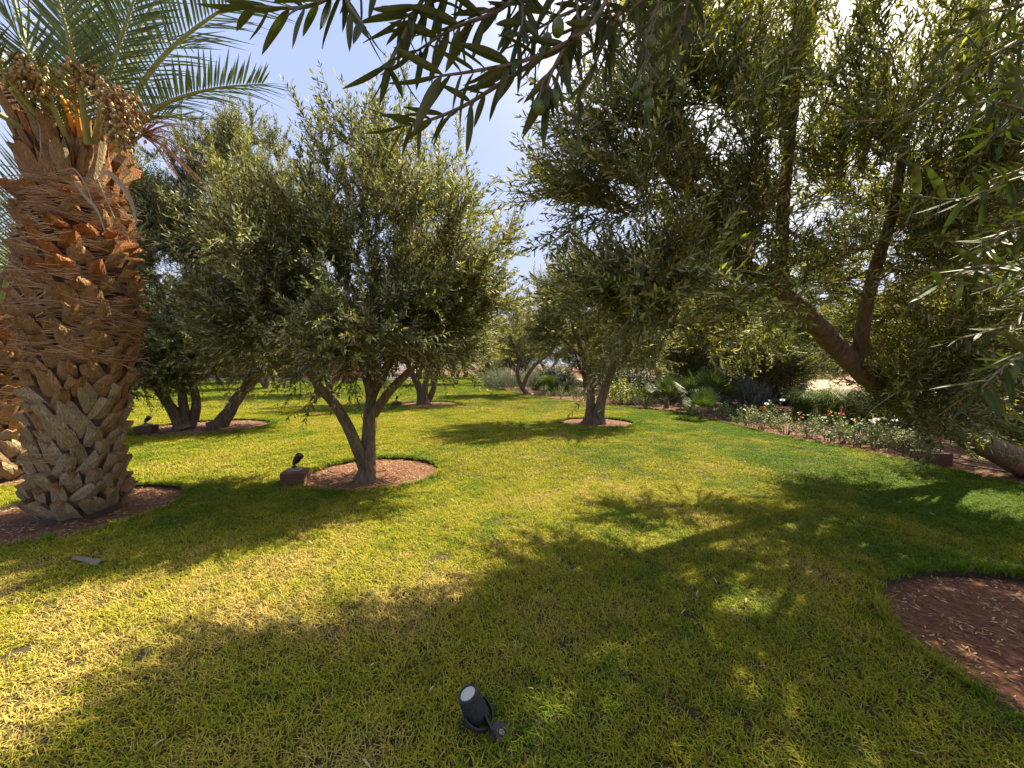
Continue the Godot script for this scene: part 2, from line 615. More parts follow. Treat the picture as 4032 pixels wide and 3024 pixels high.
func lawn_trees() -> void:
	olive("olive_tree", "three stemmed olive tree left of the leaning trunk in the far left bed", "olive trees on the lawn", Vector3(-7.761, 0, -9.355), 42, [
		[[Vector3(-7.708, -0.016, -9.25), Vector3(-7.865, 0.404, -9.2), Vector3(-7.989, 0.902, -9), Vector3(-8.099, 1.377, -8.8), Vector3(-8.216, 2.192, -8.8)], 0.15, 0.05, true],
		[[Vector3(-7.695, -0.024, -9.3), Vector3(-7.742, 0.386, -9.35), Vector3(-7.82, 0.821, -9.4), Vector3(-7.906, 1.588, -9.5), Vector3(-7.739, 3.011, -9.5)], 0.14, 0.05],
		[[Vector3(-7.723, -0.041, -9.4), Vector3(-7.599, 0.368, -9.5), Vector3(-7.662, 0.806, -9.6), Vector3(-7.994, 1.363, -9.8), Vector3(-8.257, 3.205, -10)], 0.14, 0.05],
	], [
		[Vector3(-7.555, 3.509, -9.3), Vector3(1.3, 1.7, 1.5), 110],
		[Vector3(-8.327, 4.627, -9.5), Vector3(1.2, 1.7, 1.3), 80],
		[Vector3(-7.996, 1.631, -8.7), Vector3(0.85, 0.75, 0.9), 50],
		[Vector3(-7.291, 1.892, -8.9), Vector3(1.0, 0.6, 0.9), 40],
	], {"size": 1.35, "twigs": 5})
	olive("olive_tree", "olive tree with single thick trunk leaning right in the far left bed", "olive trees on the lawn", Vector3(-7.145, 0, -9.712), 43, [
		[[Vector3(-7.155, -0.039, -9.6), Vector3(-6.86, 0.356, -9.6), Vector3(-6.564, 0.806, -9.6), Vector3(-6.241, 1.12, -9.6), Vector3(-5.921, 1.7, -9.6), Vector3(-5.999, 3.043, -9.7)], 0.17, 0.06, true],
		[[Vector3(-6.565, 0.784, -9.6), Vector3(-6.405, 1.362, -9.9), Vector3(-5.985, 2.067, -10.2), Vector3(-5.601, 2.797, -10.4)], 0.09, 0.04],
	], [
		[Vector3(-6.546, 5.495, -9.8), Vector3(1.3, 1.9, 1.3), 100],
		[Vector3(-5.989, 3.375, -9.7), Vector3(1.4, 1.3, 1.3), 95],
		[Vector3(-5.523, 2.045, -9.8), Vector3(1.2, 0.6, 1.1), 45],
		[Vector3(-7.151, 2.023, -9.4), Vector3(1.0, 0.7, 1.0), 40],
	], {"size": 1.35, "twigs": 5})
	olive("olive_tree", "olive tree with two close trunks in the small bed right of centre", "olive trees on the lawn", Vector3(2.168, 0, -10.343), 44, [
		[[Vector3(2.002, -0.03, -10.3), Vector3(2.045, 0.515, -10.3), Vector3(2.028, 1.117, -10.3), Vector3(1.848, 1.713, -10.2), Vector3(1.522, 2.537, -10.2)], 0.145, 0.05, true],
		[[Vector3(2.222, -0.027, -10.2), Vector3(2.276, 0.464, -10.2), Vector3(2.402, 0.942, -10.2), Vector3(2.598, 1.417, -10.2), Vector3(2.855, 2.073, -10.3), Vector3(3.197, 3.29, -10.5)], 0.16, 0.05, true],
		[[Vector3(2.027, 1.177, -10.3), Vector3(1.817, 1.719, -10.5), Vector3(1.165, 2.342, -10.7)], 0.07, 0.03],
	], [
		[Vector3(1.729, 3.035, -10.4), Vector3(1.15, 1.1, 1.2), 55],
		[Vector3(3.227, 3.307, -10.6), Vector3(1.1, 1.15, 1.2), 55],
		[Vector3(1.132, 2.438, -10.4), Vector3(0.7, 0.6, 0.8), 20],
		[Vector3(2.624, 2.003, -10.1), Vector3(1.2, 0.45, 1.0), 28],
	], {"size": 1.3, "twigs": 5, "tone": Color(1.0, 1.0, 0.9)})
	var e := olive("olive_tree", "olive tree behind the central tree, in the small bed beside a low lamp block", "olive trees on the lawn", Vector3(-3.415, 0, -15.303), 45, [
		[[Vector3(-3.468, -0.036, -15.3), Vector3(-3.534, 0.484, -15.3), Vector3(-3.787, 1.111, -15.2), Vector3(-4.11, 1.987, -15), Vector3(-4.443, 3.026, -15)], 0.2, 0.06, true],
		[[Vector3(-3.339, -0.026, -15.2), Vector3(-3.35, 0.579, -15.2), Vector3(-3.201, 1.288, -15.2), Vector3(-3.121, 2.527, -15.3)], 0.17, 0.06, true],
		[[Vector3(-3.289, -0.018, -15.3), Vector3(-3.016, 0.657, -15.4), Vector3(-2.922, 1.282, -15.6), Vector3(-2.4, 2.378, -15.8)], 0.14, 0.05],
	], [
		[Vector3(-3.619, 3.395, -15.2), Vector3(1.9, 1.6, 1.8), 80],
		[Vector3(-2.246, 2.889, -15.4), Vector3(1.6, 1.3, 1.5), 55],
		[Vector3(-4.279, 2.334, -15), Vector3(1.5, 0.7, 1.4), 30],
		[Vector3(-1.871, 1.906, -15.2), Vector3(1.2, 0.5, 1.2), 20],
	], {"size": 1.45, "twigs": 4})
	olive("olive_tree", "distant olive tree with three spreading stems in front of the salmon wall", "olive trees on the lawn", Vector3(-9.38, 0, -19.797), 46, [
		[[Vector3(-9.519, -0.039, -19.7), Vector3(-9.775, 0.656, -19.6), Vector3(-10.117, 1.341, -19.5), Vector3(-10.538, 2.584, -19.5)], 0.16, 0.06, true],
		[[Vector3(-9.336, -0.047, -19.8), Vector3(-9.09, 0.647, -19.8), Vector3(-9.164, 1.454, -19.8), Vector3(-9.406, 3.074, -20)], 0.15, 0.06],
		[[Vector3(-9.195, 0.069, -19.8), Vector3(-8.946, 0.755, -20), Vector3(-8.484, 1.265, -20.2), Vector3(-7.91, 2.629, -20.3)], 0.14, 0.05],
	], [
		[Vector3(-9.525, 3.741, -19.8), Vector3(2.2, 1.6, 2.0), 75],
		[Vector3(-7.78, 3.304, -20), Vector3(1.7, 1.2, 1.6), 40],
		[Vector3(-11.04, 2.816, -19.6), Vector3(1.5, 0.9, 1.5), 30],
	], {"size": 1.5, "twigs": 4})
	olive("olive_tree", "olive tree with twisted twin stems at the tip of the flower bed", "olive trees on the lawn", Vector3(0.762, 0, -19.204), 47, [
		[[Vector3(0.897, -0.085, -19.7), Vector3(0.505, 0.422, -19.7), Vector3(0.275, 1.111, -19.7), Vector3(0.322, 1.799, -19.8), Vector3(-0.138, 3.058, -19.8)], 0.17, 0.06, true],
		[[Vector3(0.551, 0.353, -19.7), Vector3(0.776, 0.999, -19.6), Vector3(1.224, 1.568, -19.5), Vector3(1.902, 2.133, -19.5), Vector3(2.349, 3.034, -19.5)], 0.12, 0.05],
	], [
		[Vector3(0.321, 2.944, -19.8), Vector3(1.6, 1.2, 1.6), 60],
		[Vector3(1.68, 3.155, -19.6), Vector3(1.5, 1.1, 1.5), 45],
		[Vector3(-0.588, 2.246, -19.5), Vector3(1.0, 0.6, 1.0), 20],
	], {"size": 1.45, "twigs": 4, "tone": Color(1.1, 1.08, 0.95)})


func right_tree() -> void:
	var t := olive("olive_tree", "large olive tree whose thick trunk leans in from the right edge", "", Vector3(7.6, 0, -5.9), 51, [
		[[Vector3(7.9, -0.1, -6.0), Vector3(7.214, 0.026, -5.4), Vector3(5.947, 0.562, -5.1), Vector3(4.891, 0.974, -4.9), Vector3(4.066, 1.489, -4.7), Vector3(3.405, 1.958, -4.5), Vector3(2.894, 2.282, -4.3), Vector3(2.27, 2.501, -4)], 0.2, 0.075, true],
		[[Vector3(2.894, 2.282, -4.3), Vector3(2.673, 2.817, -4), Vector3(2.562, 3.387, -3.8), Vector3(2.554, 4.027, -3.7), Vector3(2.574, 4.664, -3.7)], 0.075, 0.03],
		[[Vector3(2.316, 2.478, -4), Vector3(1.833, 2.884, -3.7), Vector3(1.407, 3.075, -3.4), Vector3(1.068, 3.089, -3.2)], 0.06, 0.02],
		[[Vector3(4.066, 1.489, -4.7), Vector3(3.834, 2.331, -4.3), Vector3(3.761, 3.041, -4), Vector3(3.663, 3.805, -3.8)], 0.08, 0.03],
		[[Vector3(5.947, 0.562, -5.1), Vector3(5.315, 1.653, -4.7), Vector3(4.957, 2.624, -4.3), Vector3(4.798, 3.762, -4.1)], 0.09, 0.03],
		[[Vector3(2.27, 2.501, -4), Vector3(1.505, 2.296, -3.5), Vector3(1.017, 2.011, -3)], 0.04, 0.015],
		[[Vector3(5.947, 0.562, -5.1), Vector3(4.86, 1.006, -4.6), Vector3(4.134, 1.246, -4.2)], 0.04, 0.015],
	], [
		[Vector3(0.79, 2.884, -3.1), Vector3(0.42, 0.36, 0.5), 13],
		[Vector3(1.472, 3.321, -3.3), Vector3(0.75, 0.75, 0.7), 23],
		[Vector3(2.822, 3.644, -3.6), Vector3(0.95, 1.0, 0.9), 27],
		[Vector3(2.323, 4.343, -3.5), Vector3(1.0, 0.8, 0.9), 13],
		[Vector3(1.503, 3.969, -3.4), Vector3(0.55, 0.65, 0.6), 15],
		[Vector3(4.204, 2.849, -4.4), Vector3(1.0, 0.7, 0.8), 50],
		[Vector3(4.397, 2.964, -3.8), Vector3(0.8, 1.1, 0.9), 27],
		[Vector3(2.242, 2.494, -3.8), Vector3(0.7, 0.5, 0.6), 30],
		[Vector3(1.051, 1.961, -2.9), Vector3(0.34, 0.24, 0.32), 18],
		[Vector3(4.904, 1.789, -4.3), Vector3(0.6, 0.5, 0.5), 34],
		[Vector3(2.853, 2.043, -4.8), Vector3(0.7, 0.4, 0.5), 9],
		[Vector3(4.875, 1.917, -5.3), Vector3(0.6, 0.45, 0.4), 26],
		[Vector3(6.772, 1.487, -5.8), Vector3(0.7, 0.4, 0.4), 22],
		[Vector3(4.348, 3.946, -3.7), Vector3(0.8, 0.9, 0.8), 15],
		[Vector3(8.139, 3.883, -4.8), Vector3(1.3, 1.3, 1.3), 30],
		[Vector3(4.487, 1.122, -4.5), Vector3(0.42, 0.22, 0.35), 16],
	], {"near": true, "ridges": 0.2, "bark": Color(0.25, 0.165, 0.1), "twigs": 5, "whips": 0.2, "size": 1.3, "tone": Color(1.12, 1.12, 0.95)})
	# the shoots closest to the camera carry leaves that can be told apart
	rng.seed = 77
	for s in [[Vector3(1.017, 2.011, -3), Vector3(0.734, 1.783, -2.5), Vector3(0.57, 1.617, -2.35)], [Vector3(1.052, 1.977, -3), Vector3(0.938, 1.725, -2.5), Vector3(0.861, 1.578, -2.4)], [Vector3(1.407, 3.075, -3.4), Vector3(0.939, 2.61, -2.8), Vector3(0.64, 2.379, -2.5)],
			[Vector3(2.27, 2.501, -4), Vector3(1.572, 1.943, -3), Vector3(1.248, 1.645, -2.6)], [Vector3(4.134, 1.246, -4.2), Vector3(3.116, 1.135, -3.4), Vector3(2.703, 0.985, -3.1)], [Vector3(3.221, 3.091, -3.8), Vector3(2.148, 2.735, -2.8), Vector3(1.616, 2.745, -2.4)]]:
		leafy_twig(t, s, 9, 0.068, 0.006)


func leaf_meshes() -> Array:
	if M.has("near_leaves"):
		return M.near_leaves
	var out := []
	rng.seed = 909
	for k in 5:
		var m := ArrayMesh.new()
		var bend := rng.randf_range(-0.1, 0.1)
		var wid := rng.randf_range(0.058, 0.088)
		for face in 2:
			var mb := MB.new()
			var prev := []
			for j in 8:
				var t := j / 7.0
				var w := wid * pow(sin(PI * clampf(pow(t, 0.8), 0.0, 1.0)), 0.8) + (0.008 if j < 7 else 0.0)
				var mid := Vector3(0.02 * sin(t * 3.0 + k), t, bend * sin(t * PI) - 0.12 * t * t * (k % 3))
				var th := 0.006 * (1.0 if face == 0 else -1.0)
				var row := [mid + Vector3(-w, 0, w * 0.3), mid + Vector3(-w * 0.5, 0, w * 0.2 + th), mid + Vector3(0, 0, th * 0.4), mid + Vector3(w * 0.5, 0, w * 0.2 + th), mid + Vector3(w, 0, w * 0.3)]
				if j > 0:
					for q in 4:
						mb.quad(prev[q], prev[q + 1], row[q + 1], row[q], Color.WHITE, Vector3(0, 0, 1 if face == 0 else -1))
				prev = row
			var arr := mb.mesh().surface_get_arrays(0)
			m.add_surface_from_arrays(Mesh.PRIMITIVE_TRIANGLES, arr)
			m.surface_set_material(face, M.olive_leaf_upper if face == 0 else M.olive_leaf_under)
		out.append(m)
	M.near_leaves = out
	return out


func leafy_twig(t: Node3D, pts: Array, pairs: int, L: float, r0: float, hang := 0.0, from := 0.15, single := true) -> void:
	var meshes := leaf_meshes()
	var local := []
	for p in pts:
		local.append(p - t.position)
	var path := smooth(local, 6)
	var mb := MB.new()
	mb.tube(path, taper(path.size(), r0, 0.0014), 6, Color.WHITE)
	var tw := part("twig", mb.mesh(), M.twig, t)
	for k in pairs:
		var u := lerpf(from, 1.0, (k + 0.5) / pairs)
		var f := u * (path.size() - 1)
		var i := mini(int(f), path.size() - 2)
		var p: Vector3 = path[i].lerp(path[i + 1], f - i)
		var d: Vector3 = (path[i + 1] - path[i]).normalized()
		var side := d.cross(Vector3.UP).normalized().rotated(d, k * PI * 0.5 + rng.randf_range(-0.5, 0.5))
		for sg in [-1.0, 1.0]:
			if rng.randf() < 0.06:
				continue
			var dir: Vector3 = (side * sg * rng.randf_range(0.5, 0.95) + d * rng.randf_range(0.5, 0.9) + rv() * 0.15 + Vector3.DOWN * hang).normalized()
			var up := (Vector3.UP + rv() * 0.55)
			up = (up - dir * up.dot(dir)).normalized()
			var x: Vector3 = dir.cross(up)
			var s := L * rng.randf_range(0.75, 1.25)
			var pick := rng.randi() % 5
			if single:
				part("leaf", meshes[pick], null, t, Transform3D(Basis(x * s, dir * s, up * s), p))
			else:
				loose[pick].append(Transform3D(Basis(x * s, dir * s, up * s), p))
	var e: Vector3 = path[-1]
	var dd: Vector3 = (e - path[-2]).normalized()
	var uu := (Vector3.UP - dd * dd.y).normalized()
	if single:
		part("leaf", meshes[0], null, t, Transform3D(Basis(dd.cross(uu) * L, dd * L, uu * L), e))
	else:
		loose[0].append(Transform3D(Basis(dd.cross(uu) * L, dd * L, uu * L), e))


func put_leaves(t: Node3D) -> void:
	var meshes := leaf_meshes()
	for k in 5:
		if loose[k].size() > 0:
			multi("leaves", meshes[k], null, loose[k], PackedColorArray(), t)
		loose[k] = []


func near_tree() -> void:
	var base := Vector3(3.2, 0, -1.75)
	var t := olive("olive_tree", "near olive tree reaching its dark leafy twigs and green olives over the top edge", "", base, 61, [
		[[Vector3(3.2, -0.1, -1.75), Vector3(3.15, 0.5, -1.75), Vector3(3.05, 1.0, -1.65), Vector3(2.8, 1.7, -1.4), Vector3(2.4, 2.3, -1.0), Vector3(1.7, 2.7, -0.6), Vector3(0.9, 2.75, -0.45)], 0.15, 0.03, true],
		[[Vector3(3.05, 1.0, -1.65), Vector3(3.3, 1.7, -1.7), Vector3(3.3, 2.4, -1.9), Vector3(3.2, 3.2, -1.9)], 0.1, 0.035],
	], [
		[Vector3(1.3, 3.05, -0.15), Vector3(0.9, 0.4, 0.6), 34],
		[Vector3(2.4, 3.1, -0.3), Vector3(0.8, 0.6, 0.7), 30],
		[Vector3(3.3, 3.2, -1.6), Vector3(0.7, 0.8, 0.8), 30],
		[Vector3(0.3, 2.75, -0.15), Vector3(0.5, 0.25, 0.4), 14],
		[Vector3(0.7, 3.1, -0.95), Vector3(0.7, 0.25, 0.45), 26],
		[Vector3(1.4, 3.15, -1.05), Vector3(0.6, 0.25, 0.4), 20],
	], {"near": true, "whips": 0.1})
	rng.seed = 404
	var limb := MB.new()
	for s in [
		[[Vector3(1.7, 2.7, -0.6), Vector3(0.634, 2.6, -0.9), Vector3(0.371, 2.353, -0.85), Vector3(0.187, 2.189, -0.75), Vector3(0.033, 2.139, -0.68), Vector3(-0.137, 2.077, -0.6)], 0.016, 0.006],
		[[Vector3(3.05, 1.2, -1.65), Vector3(2.117, 2.148, -1.25), Vector3(1.681, 2.01, -1.1), Vector3(1.39, 1.985, -1)], 0.018, 0.008],
		[[Vector3(2.95, 1.45, -1.6), Vector3(1.868, 2.488, -1.2), Vector3(1.387, 2.344, -1)], 0.016, 0.007],
		[[Vector3(3.1, 0.9, -1.7), Vector3(2.065, 1.732, -1.2), Vector3(1.492, 1.67, -1), Vector3(1.341, 1.662, -0.95)], 0.014, 0.007],
	]:
		var local := []
		for p in s[0]:
			local.append(p - base)
		var path := smooth(local, 6)
		limb.tube(path, taper(path.size(), s[1], s[2]), 8, Color(0.2, 0.16, 0.11), fn, 0.1)
	part("limb", limb.mesh(), M.bark, t)
	# overhead twigs
	for s in [
		[[Vector3(-0.137, 2.077, -0.6), Vector3(-0.223, 2.027, -0.58), Vector3(-0.278, 1.982, -0.56), Vector3(-0.347, 1.974, -0.55)], 9, 0.066, 0.3],
		[[Vector3(-0.1, 2.089, -0.62), Vector3(-0.138, 2.013, -0.6), Vector3(-0.156, 1.952, -0.58), Vector3(-0.173, 1.908, -0.57)], 8, 0.06, 0.15],
		[[Vector3(0.179, 2.162, -0.72), Vector3(0.114, 2.004, -0.62), Vector3(0.029, 1.931, -0.58), Vector3(-0.041, 1.893, -0.55), Vector3(-0.095, 1.878, -0.54)], 14, 0.07, 0.2],
		[[Vector3(0.056, 1.955, -0.6), Vector3(-0.011, 1.913, -0.6), Vector3(-0.072, 1.877, -0.6), Vector3(-0.126, 1.856, -0.6), Vector3(-0.16, 1.849, -0.6)], 10, 0.06, 0.15],
		[[Vector3(0.163, 2.154, -0.72), Vector3(0.093, 1.997, -0.62), Vector3(0.055, 1.909, -0.58), Vector3(0.048, 1.868, -0.57)], 9, 0.066, 0.45],
		[[Vector3(0.261, 2.235, -0.8), Vector3(0.18, 2.1, -0.72), Vector3(0.137, 2.001, -0.7), Vector3(0.102, 1.917, -0.7)], 8, 0.06, 0.3],
		[[Vector3(0.314, 2.252, -0.8), Vector3(0.247, 2.109, -0.74), Vector3(0.231, 2.015, -0.72), Vector3(0.237, 1.96, -0.72)], 9, 0.06, 0.4],
		[[Vector3(0.054, 2.121, -0.66), Vector3(-0.018, 2.03, -0.62), Vector3(-0.084, 1.987, -0.6), Vector3(-0.138, 1.955, -0.6)], 10, 0.064, 0.3],
		[[Vector3(0.371, 2.344, -0.85), Vector3(0.334, 2.176, -0.8), Vector3(0.299, 2.107, -0.8)], 8, 0.066, 0.3],
		[[Vector3(-0.004, 2.121, -0.66), Vector3(0.016, 2.013, -0.6), Vector3(0.009, 1.959, -0.58)], 8, 0.066, 0.3],
		[[Vector3(-0.204, 2.064, -0.6), Vector3(-0.236, 2.021, -0.58), Vector3(-0.198, 1.955, -0.56)], 5, 0.06, 0.3],
		# right edge
		[[Vector3(1.387, 2.344, -1), Vector3(1.163, 2.241, -0.95), Vector3(0.965, 2.124, -0.9), Vector3(0.848, 2.034, -0.88), Vector3(0.694, 2.01, -0.86)], 15, 0.072, 0.1],
		[[Vector3(1.39, 1.985, -1), Vector3(1.144, 1.921, -0.92), Vector3(0.977, 1.859, -0.88), Vector3(0.837, 1.86, -0.86)], 13, 0.08, 0.15],
		[[Vector3(1.341, 1.662, -0.95), Vector3(1.089, 1.693, -0.85), Vector3(0.946, 1.7, -0.82), Vector3(0.851, 1.659, -0.8)], 10, 0.085, 0.1],
		[[Vector3(1.341, 1.662, -0.95), Vector3(1.128, 1.547, -0.85), Vector3(0.99, 1.498, -0.8), Vector3(0.946, 1.452, -0.8)], 9, 0.085, 0.1],
		[[Vector3(1.387, 2.344, -1), Vector3(1.19, 2.323, -0.95), Vector3(1.04, 2.277, -0.92), Vector3(0.961, 2.202, -0.9)], 9, 0.075, 0.1],
		[[Vector3(1.413, 1.985, -1), Vector3(1.227, 2.066, -0.95), Vector3(1.082, 2.088, -0.92), Vector3(0.999, 2.066, -0.9)], 9, 0.075, 0.1],
	]:
		leafy_twig(t, s[0], s[1], s[2], 0.004, s[3])
	for s in [
		[[Vector3(0.186, 2.205, -0.75), Vector3(0.136, 2.114, -0.7), Vector3(0.069, 2.05, -0.66), Vector3(0.031, 2.013, -0.64)], 10, 0.064, 0.3],
		[[Vector3(0.313, 2.288, -0.82), Vector3(0.255, 2.192, -0.78), Vector3(0.198, 2.142, -0.76), Vector3(0.152, 2.109, -0.74)], 10, 0.064, 0.3],
		[[Vector3(0.104, 2.166, -0.7), Vector3(0.047, 2.085, -0.66), Vector3(-0.011, 2.054, -0.64), Vector3(-0.066, 2.017, -0.62)], 10, 0.064, 0.3],
		[[Vector3(0.453, 2.375, -0.9), Vector3(0.377, 2.272, -0.86), Vector3(0.322, 2.209, -0.84), Vector3(0.251, 2.166, -0.82)], 10, 0.064, 0.3],
		[[Vector3(-0.04, 2.118, -0.65), Vector3(-0.087, 2.057, -0.62), Vector3(-0.124, 2.019, -0.6), Vector3(-0.158, 2, -0.6)], 9, 0.062, 0.3],
		[[Vector3(0.155, 2.162, -0.72), Vector3(0.167, 2.076, -0.7), Vector3(0.16, 2.023, -0.7)], 8, 0.062, 0.3],
		[[Vector3(0.104, 2.143, -0.7), Vector3(0.106, 2.036, -0.66), Vector3(0.092, 2.001, -0.66)], 8, 0.062, 0.3],
		[[Vector3(1.413, 1.985, -1), Vector3(1.252, 1.845, -0.95), Vector3(1.131, 1.803, -0.92), Vector3(1.057, 1.756, -0.9)], 9, 0.07, 0.1],
		[[Vector3(1.39, 2.312, -1), Vector3(1.268, 2.222, -0.98), Vector3(1.182, 2.145, -0.96), Vector3(1.143, 2.035, -0.95)], 9, 0.07, 0.1],
	]:
		leafy_twig(t, s[0], s[1], s[2], 0.004, s[3], 0.15, false)
	for k in 22:
		var y0 := lerpf(1.55, 2.7, k / 21.0) + rng.randf_range(-0.05, 0.05)
		var z0 := rng.randf_range(-1.55, -1.15)
		var q := Vector3(-z0 * 1.3 + 0.45, y0 + 0.12, z0 - 0.1)
		leafy_twig(t, [Vector3(3.0, clampf(y0, 1.1, 2.2), -1.65), q, q + Vector3(-0.3, rng.randf_range(-0.12, 0.06), rng.randf_range(0.0, 0.12)), q + Vector3(-0.62, rng.randf_range(-0.25, 0.05), rng.randf_range(0.02, 0.2))], 15, 0.068, 0.006, 0.08, 0.42, false)
	put_leaves(t)
	# olives
	var ol := MB.new()
	var prof := []
	for k in 9:
		var a := PI * k / 8.0
		prof.append([sin(a) * 0.0085 + 0.0001, -cos(a) * 0.0115])
	ol.lathe(prof, 12, Color.WHITE)
	var om := ol.mesh()
	for p in [Vector3(0.037, 1.851, -0.56), Vector3(0.059, 1.876, -0.58), Vector3(0.061, 1.947, -0.55), Vector3(0.227, 1.991, -0.71), Vector3(0.214, 1.97, -0.7), Vector3(0.232, 1.974, -0.72), Vector3(0.237, 1.949, -0.71), Vector3(0.235, 2.045, -0.7), Vector3(0.05, 1.968, -0.6), Vector3(0.188, 2.085, -0.75)]:
		var e: Vector3 = p - base
		part("olive", om, M.olive_fruit, t, Transform3D(Basis(rv(), rng.randf() * 0.5), e))
		var st := MB.new()
		st.tube([e + Vector3(0, 0.01, 0), e + Vector3(0.004, 0.03, 0.002), e + Vector3(0.012, 0.045, 0)], [0.0012, 0.001, 0.001], 4, Color.WHITE)
		part("stalk", st.mesh(), M.twig, t)


# ------------------------------------------------------------------ setting
func setting() -> void:
	var gp := PlaneMesh.new()
	gp.size = Vector2(900, 900)
	var ground := structure("ground", gp, M.soil, "reddish brown bare soil under the garden")
	ground.position.y = -0.065
	var sp := PlaneMesh.new()
	sp.size = Vector2(70, 26)
	var yard := structure("sandy_yard", sp, M.sand, "sunlit pale sandy yard behind the flower bed")
	yard.position = Vector3(42, -0.05, -34)
	rings = [[-1.93, -5.5, 0.9], [-4.5, -4.05, 0.88], [-7.4, -9.6, 1.35], [2.22, -10.35, 0.95], [-3.2, -15.2, 1.2], [3.2, -1.78, 1.06], [-7.0, -5.5, 1.1], [-9.4, -19.8, 1.1]]
	for p in [Vector3(6.56, 0, -3.704), Vector3(6.339, 0, -4.857), Vector3(6.175, 0, -5.935), Vector3(5.888, 0, -7.224), Vector3(5.597, 0, -8.314), Vector3(5.498, 0, -10.343), Vector3(5.166, 0, -12.843), Vector3(2.932, 0, -15.303), Vector3(0.554, 0, -19.797), Vector3(-1.502, 0, -28.004), Vector3(-2.346, 0, -40.287)]:
		bed_edge.append(Vector2(p.x, p.z))
	bed_edge[0] = Vector2(6.2, 8.0)
	bed_edge.append(Vector2(-3.5, -60.0))
	# the lawn is a turf slab with the beds cut out of it
	var lawn := CSGBox3D.new()
	lawn.name = "lawn"
	lawn.size = Vector3(60, 0.12, 66)
	lawn.position = Vector3(-22, -0.06, -26)
	lawn.material_override = M.thatch
	lawn.set_meta("kind", "structure")
	lawn.set_meta("label", "mown garden lawn of mixed green and straw coloured grass")
	for r in rings:
		var c := CSGPolygon3D.new()
		c.operation = CSGShape3D.OPERATION_SUBTRACTION
		var outline := PackedVector2Array()
		for k in 56:
			outline.append(Vector2.from_angle(TAU * k / 56.0) * ring_r(r, TAU * k / 56.0))
		c.polygon = outline
		c.depth = 1.0
		c.rotation_degrees.x = 90
		c.position = Vector3(r[0], -0.5, r[1]) - lawn.position * Vector3(1, 0, 1)
		c.name = "cut"
		lawn.add_child(c, true)
	var poly := PackedVector2Array()
	for q in bed_edge:
		poly.append(Vector2(q.x - lawn.position.x, q.y - lawn.position.z))
	poly.append(Vector2(90, -60 - lawn.position.z))
	poly.append(Vector2(90, 8 - lawn.position.z))
	var cut := CSGPolygon3D.new()
	cut.operation = CSGShape3D.OPERATION_SUBTRACTION
	cut.polygon = poly
	cut.depth = 1.0
	cut.name = "cut"
	cut.rotation_degrees.x = 90
	cut.position.y = -0.5
	lawn.add_child(cut, true)
	add_child(lawn)
	grass(lawn)
	soil_beds()


func tuft(seed_: int, blades: int, spread: float, h0: float, h1: float, w: float, lay: float) -> ArrayMesh:
	rng.seed = seed_
	var mb := MB.new()
	for k in blades:
		var o := Vector3(rng.randf_range(-spread, spread), 0, rng.randf_range(-spread, spread))
		var a := rng.randf() * TAU
		var d := Vector3(cos(a), 0, sin(a))
		var h := rng.randf_range(h0, h1)
		var lean := rng.randf_range(0.25, lay)
		var s := d.cross(Vector3.UP).rotated(Vector3.UP, rng.randf_range(-0.7, 0.7)) * w * 0.5
		var m := o + (Vector3.UP * 0.62 + d * lean * 0.4) * h
		var e := o + (Vector3.UP * 0.85 + d * lean * 1.15) * h
		var col := Color(1, 1, 1)
		var q := rng.randf()
		if q < 0.16:
			col = Color(1.9, 1.5, 2.6)      # straw blade
		elif q < 0.55:
			col = Color(1.2, 1.15, 1.1)
		elif q > 0.78:
			col = Color(0.42, 0.6, 0.4)
		elif q > 0.7:
			col = Color(1.3, 0.85, 1.2)
		mb.quad(o - s, o + s, m + s * 0.85, m - s * 0.85, col)
		mb.tri(m - s * 0.85, m + s * 0.85, e, col)
	return mb.mesh()


func lawn_color(x: float, z: float) -> Color:
	var dry := 0.5 + 0.55 * fn.get_noise_2d(x * 0.45 + 31.0, z * 0.45) + 0.4 * fn.get_noise_2d(x * 1.7, z * 1.7 + 9.0) + 0.3 * fn.get_noise_2d(x * 6.0, z * 6.0)
	dry += 0.1 * smoothstep(-4.5, -1.5, z) - 0.5 * smoothstep(2.2, 4.8, x) - 0.35 * smoothstep(-12.0, -24.0, z)
	dry += 0.2 * exp(-Vector2(x + 1.5, z + 2.4).length_squared() * 0.5)
	for r in rings:
		dry -= 0.35 * exp(-absf(Vector2(x - r[0], z - r[1]).length() - r[2]) * 5.0)
	dry = clampf(dry, 0.0, 1.0)
	var c := Color(0.12, 0.195, 0.014).lerp(Color(0.33, 0.31, 0.028), smoothstep(0.0, 0.6, dry)).lerp(Color(0.43, 0.33, 0.085), smoothstep(0.62, 1.0, dry))
	return c


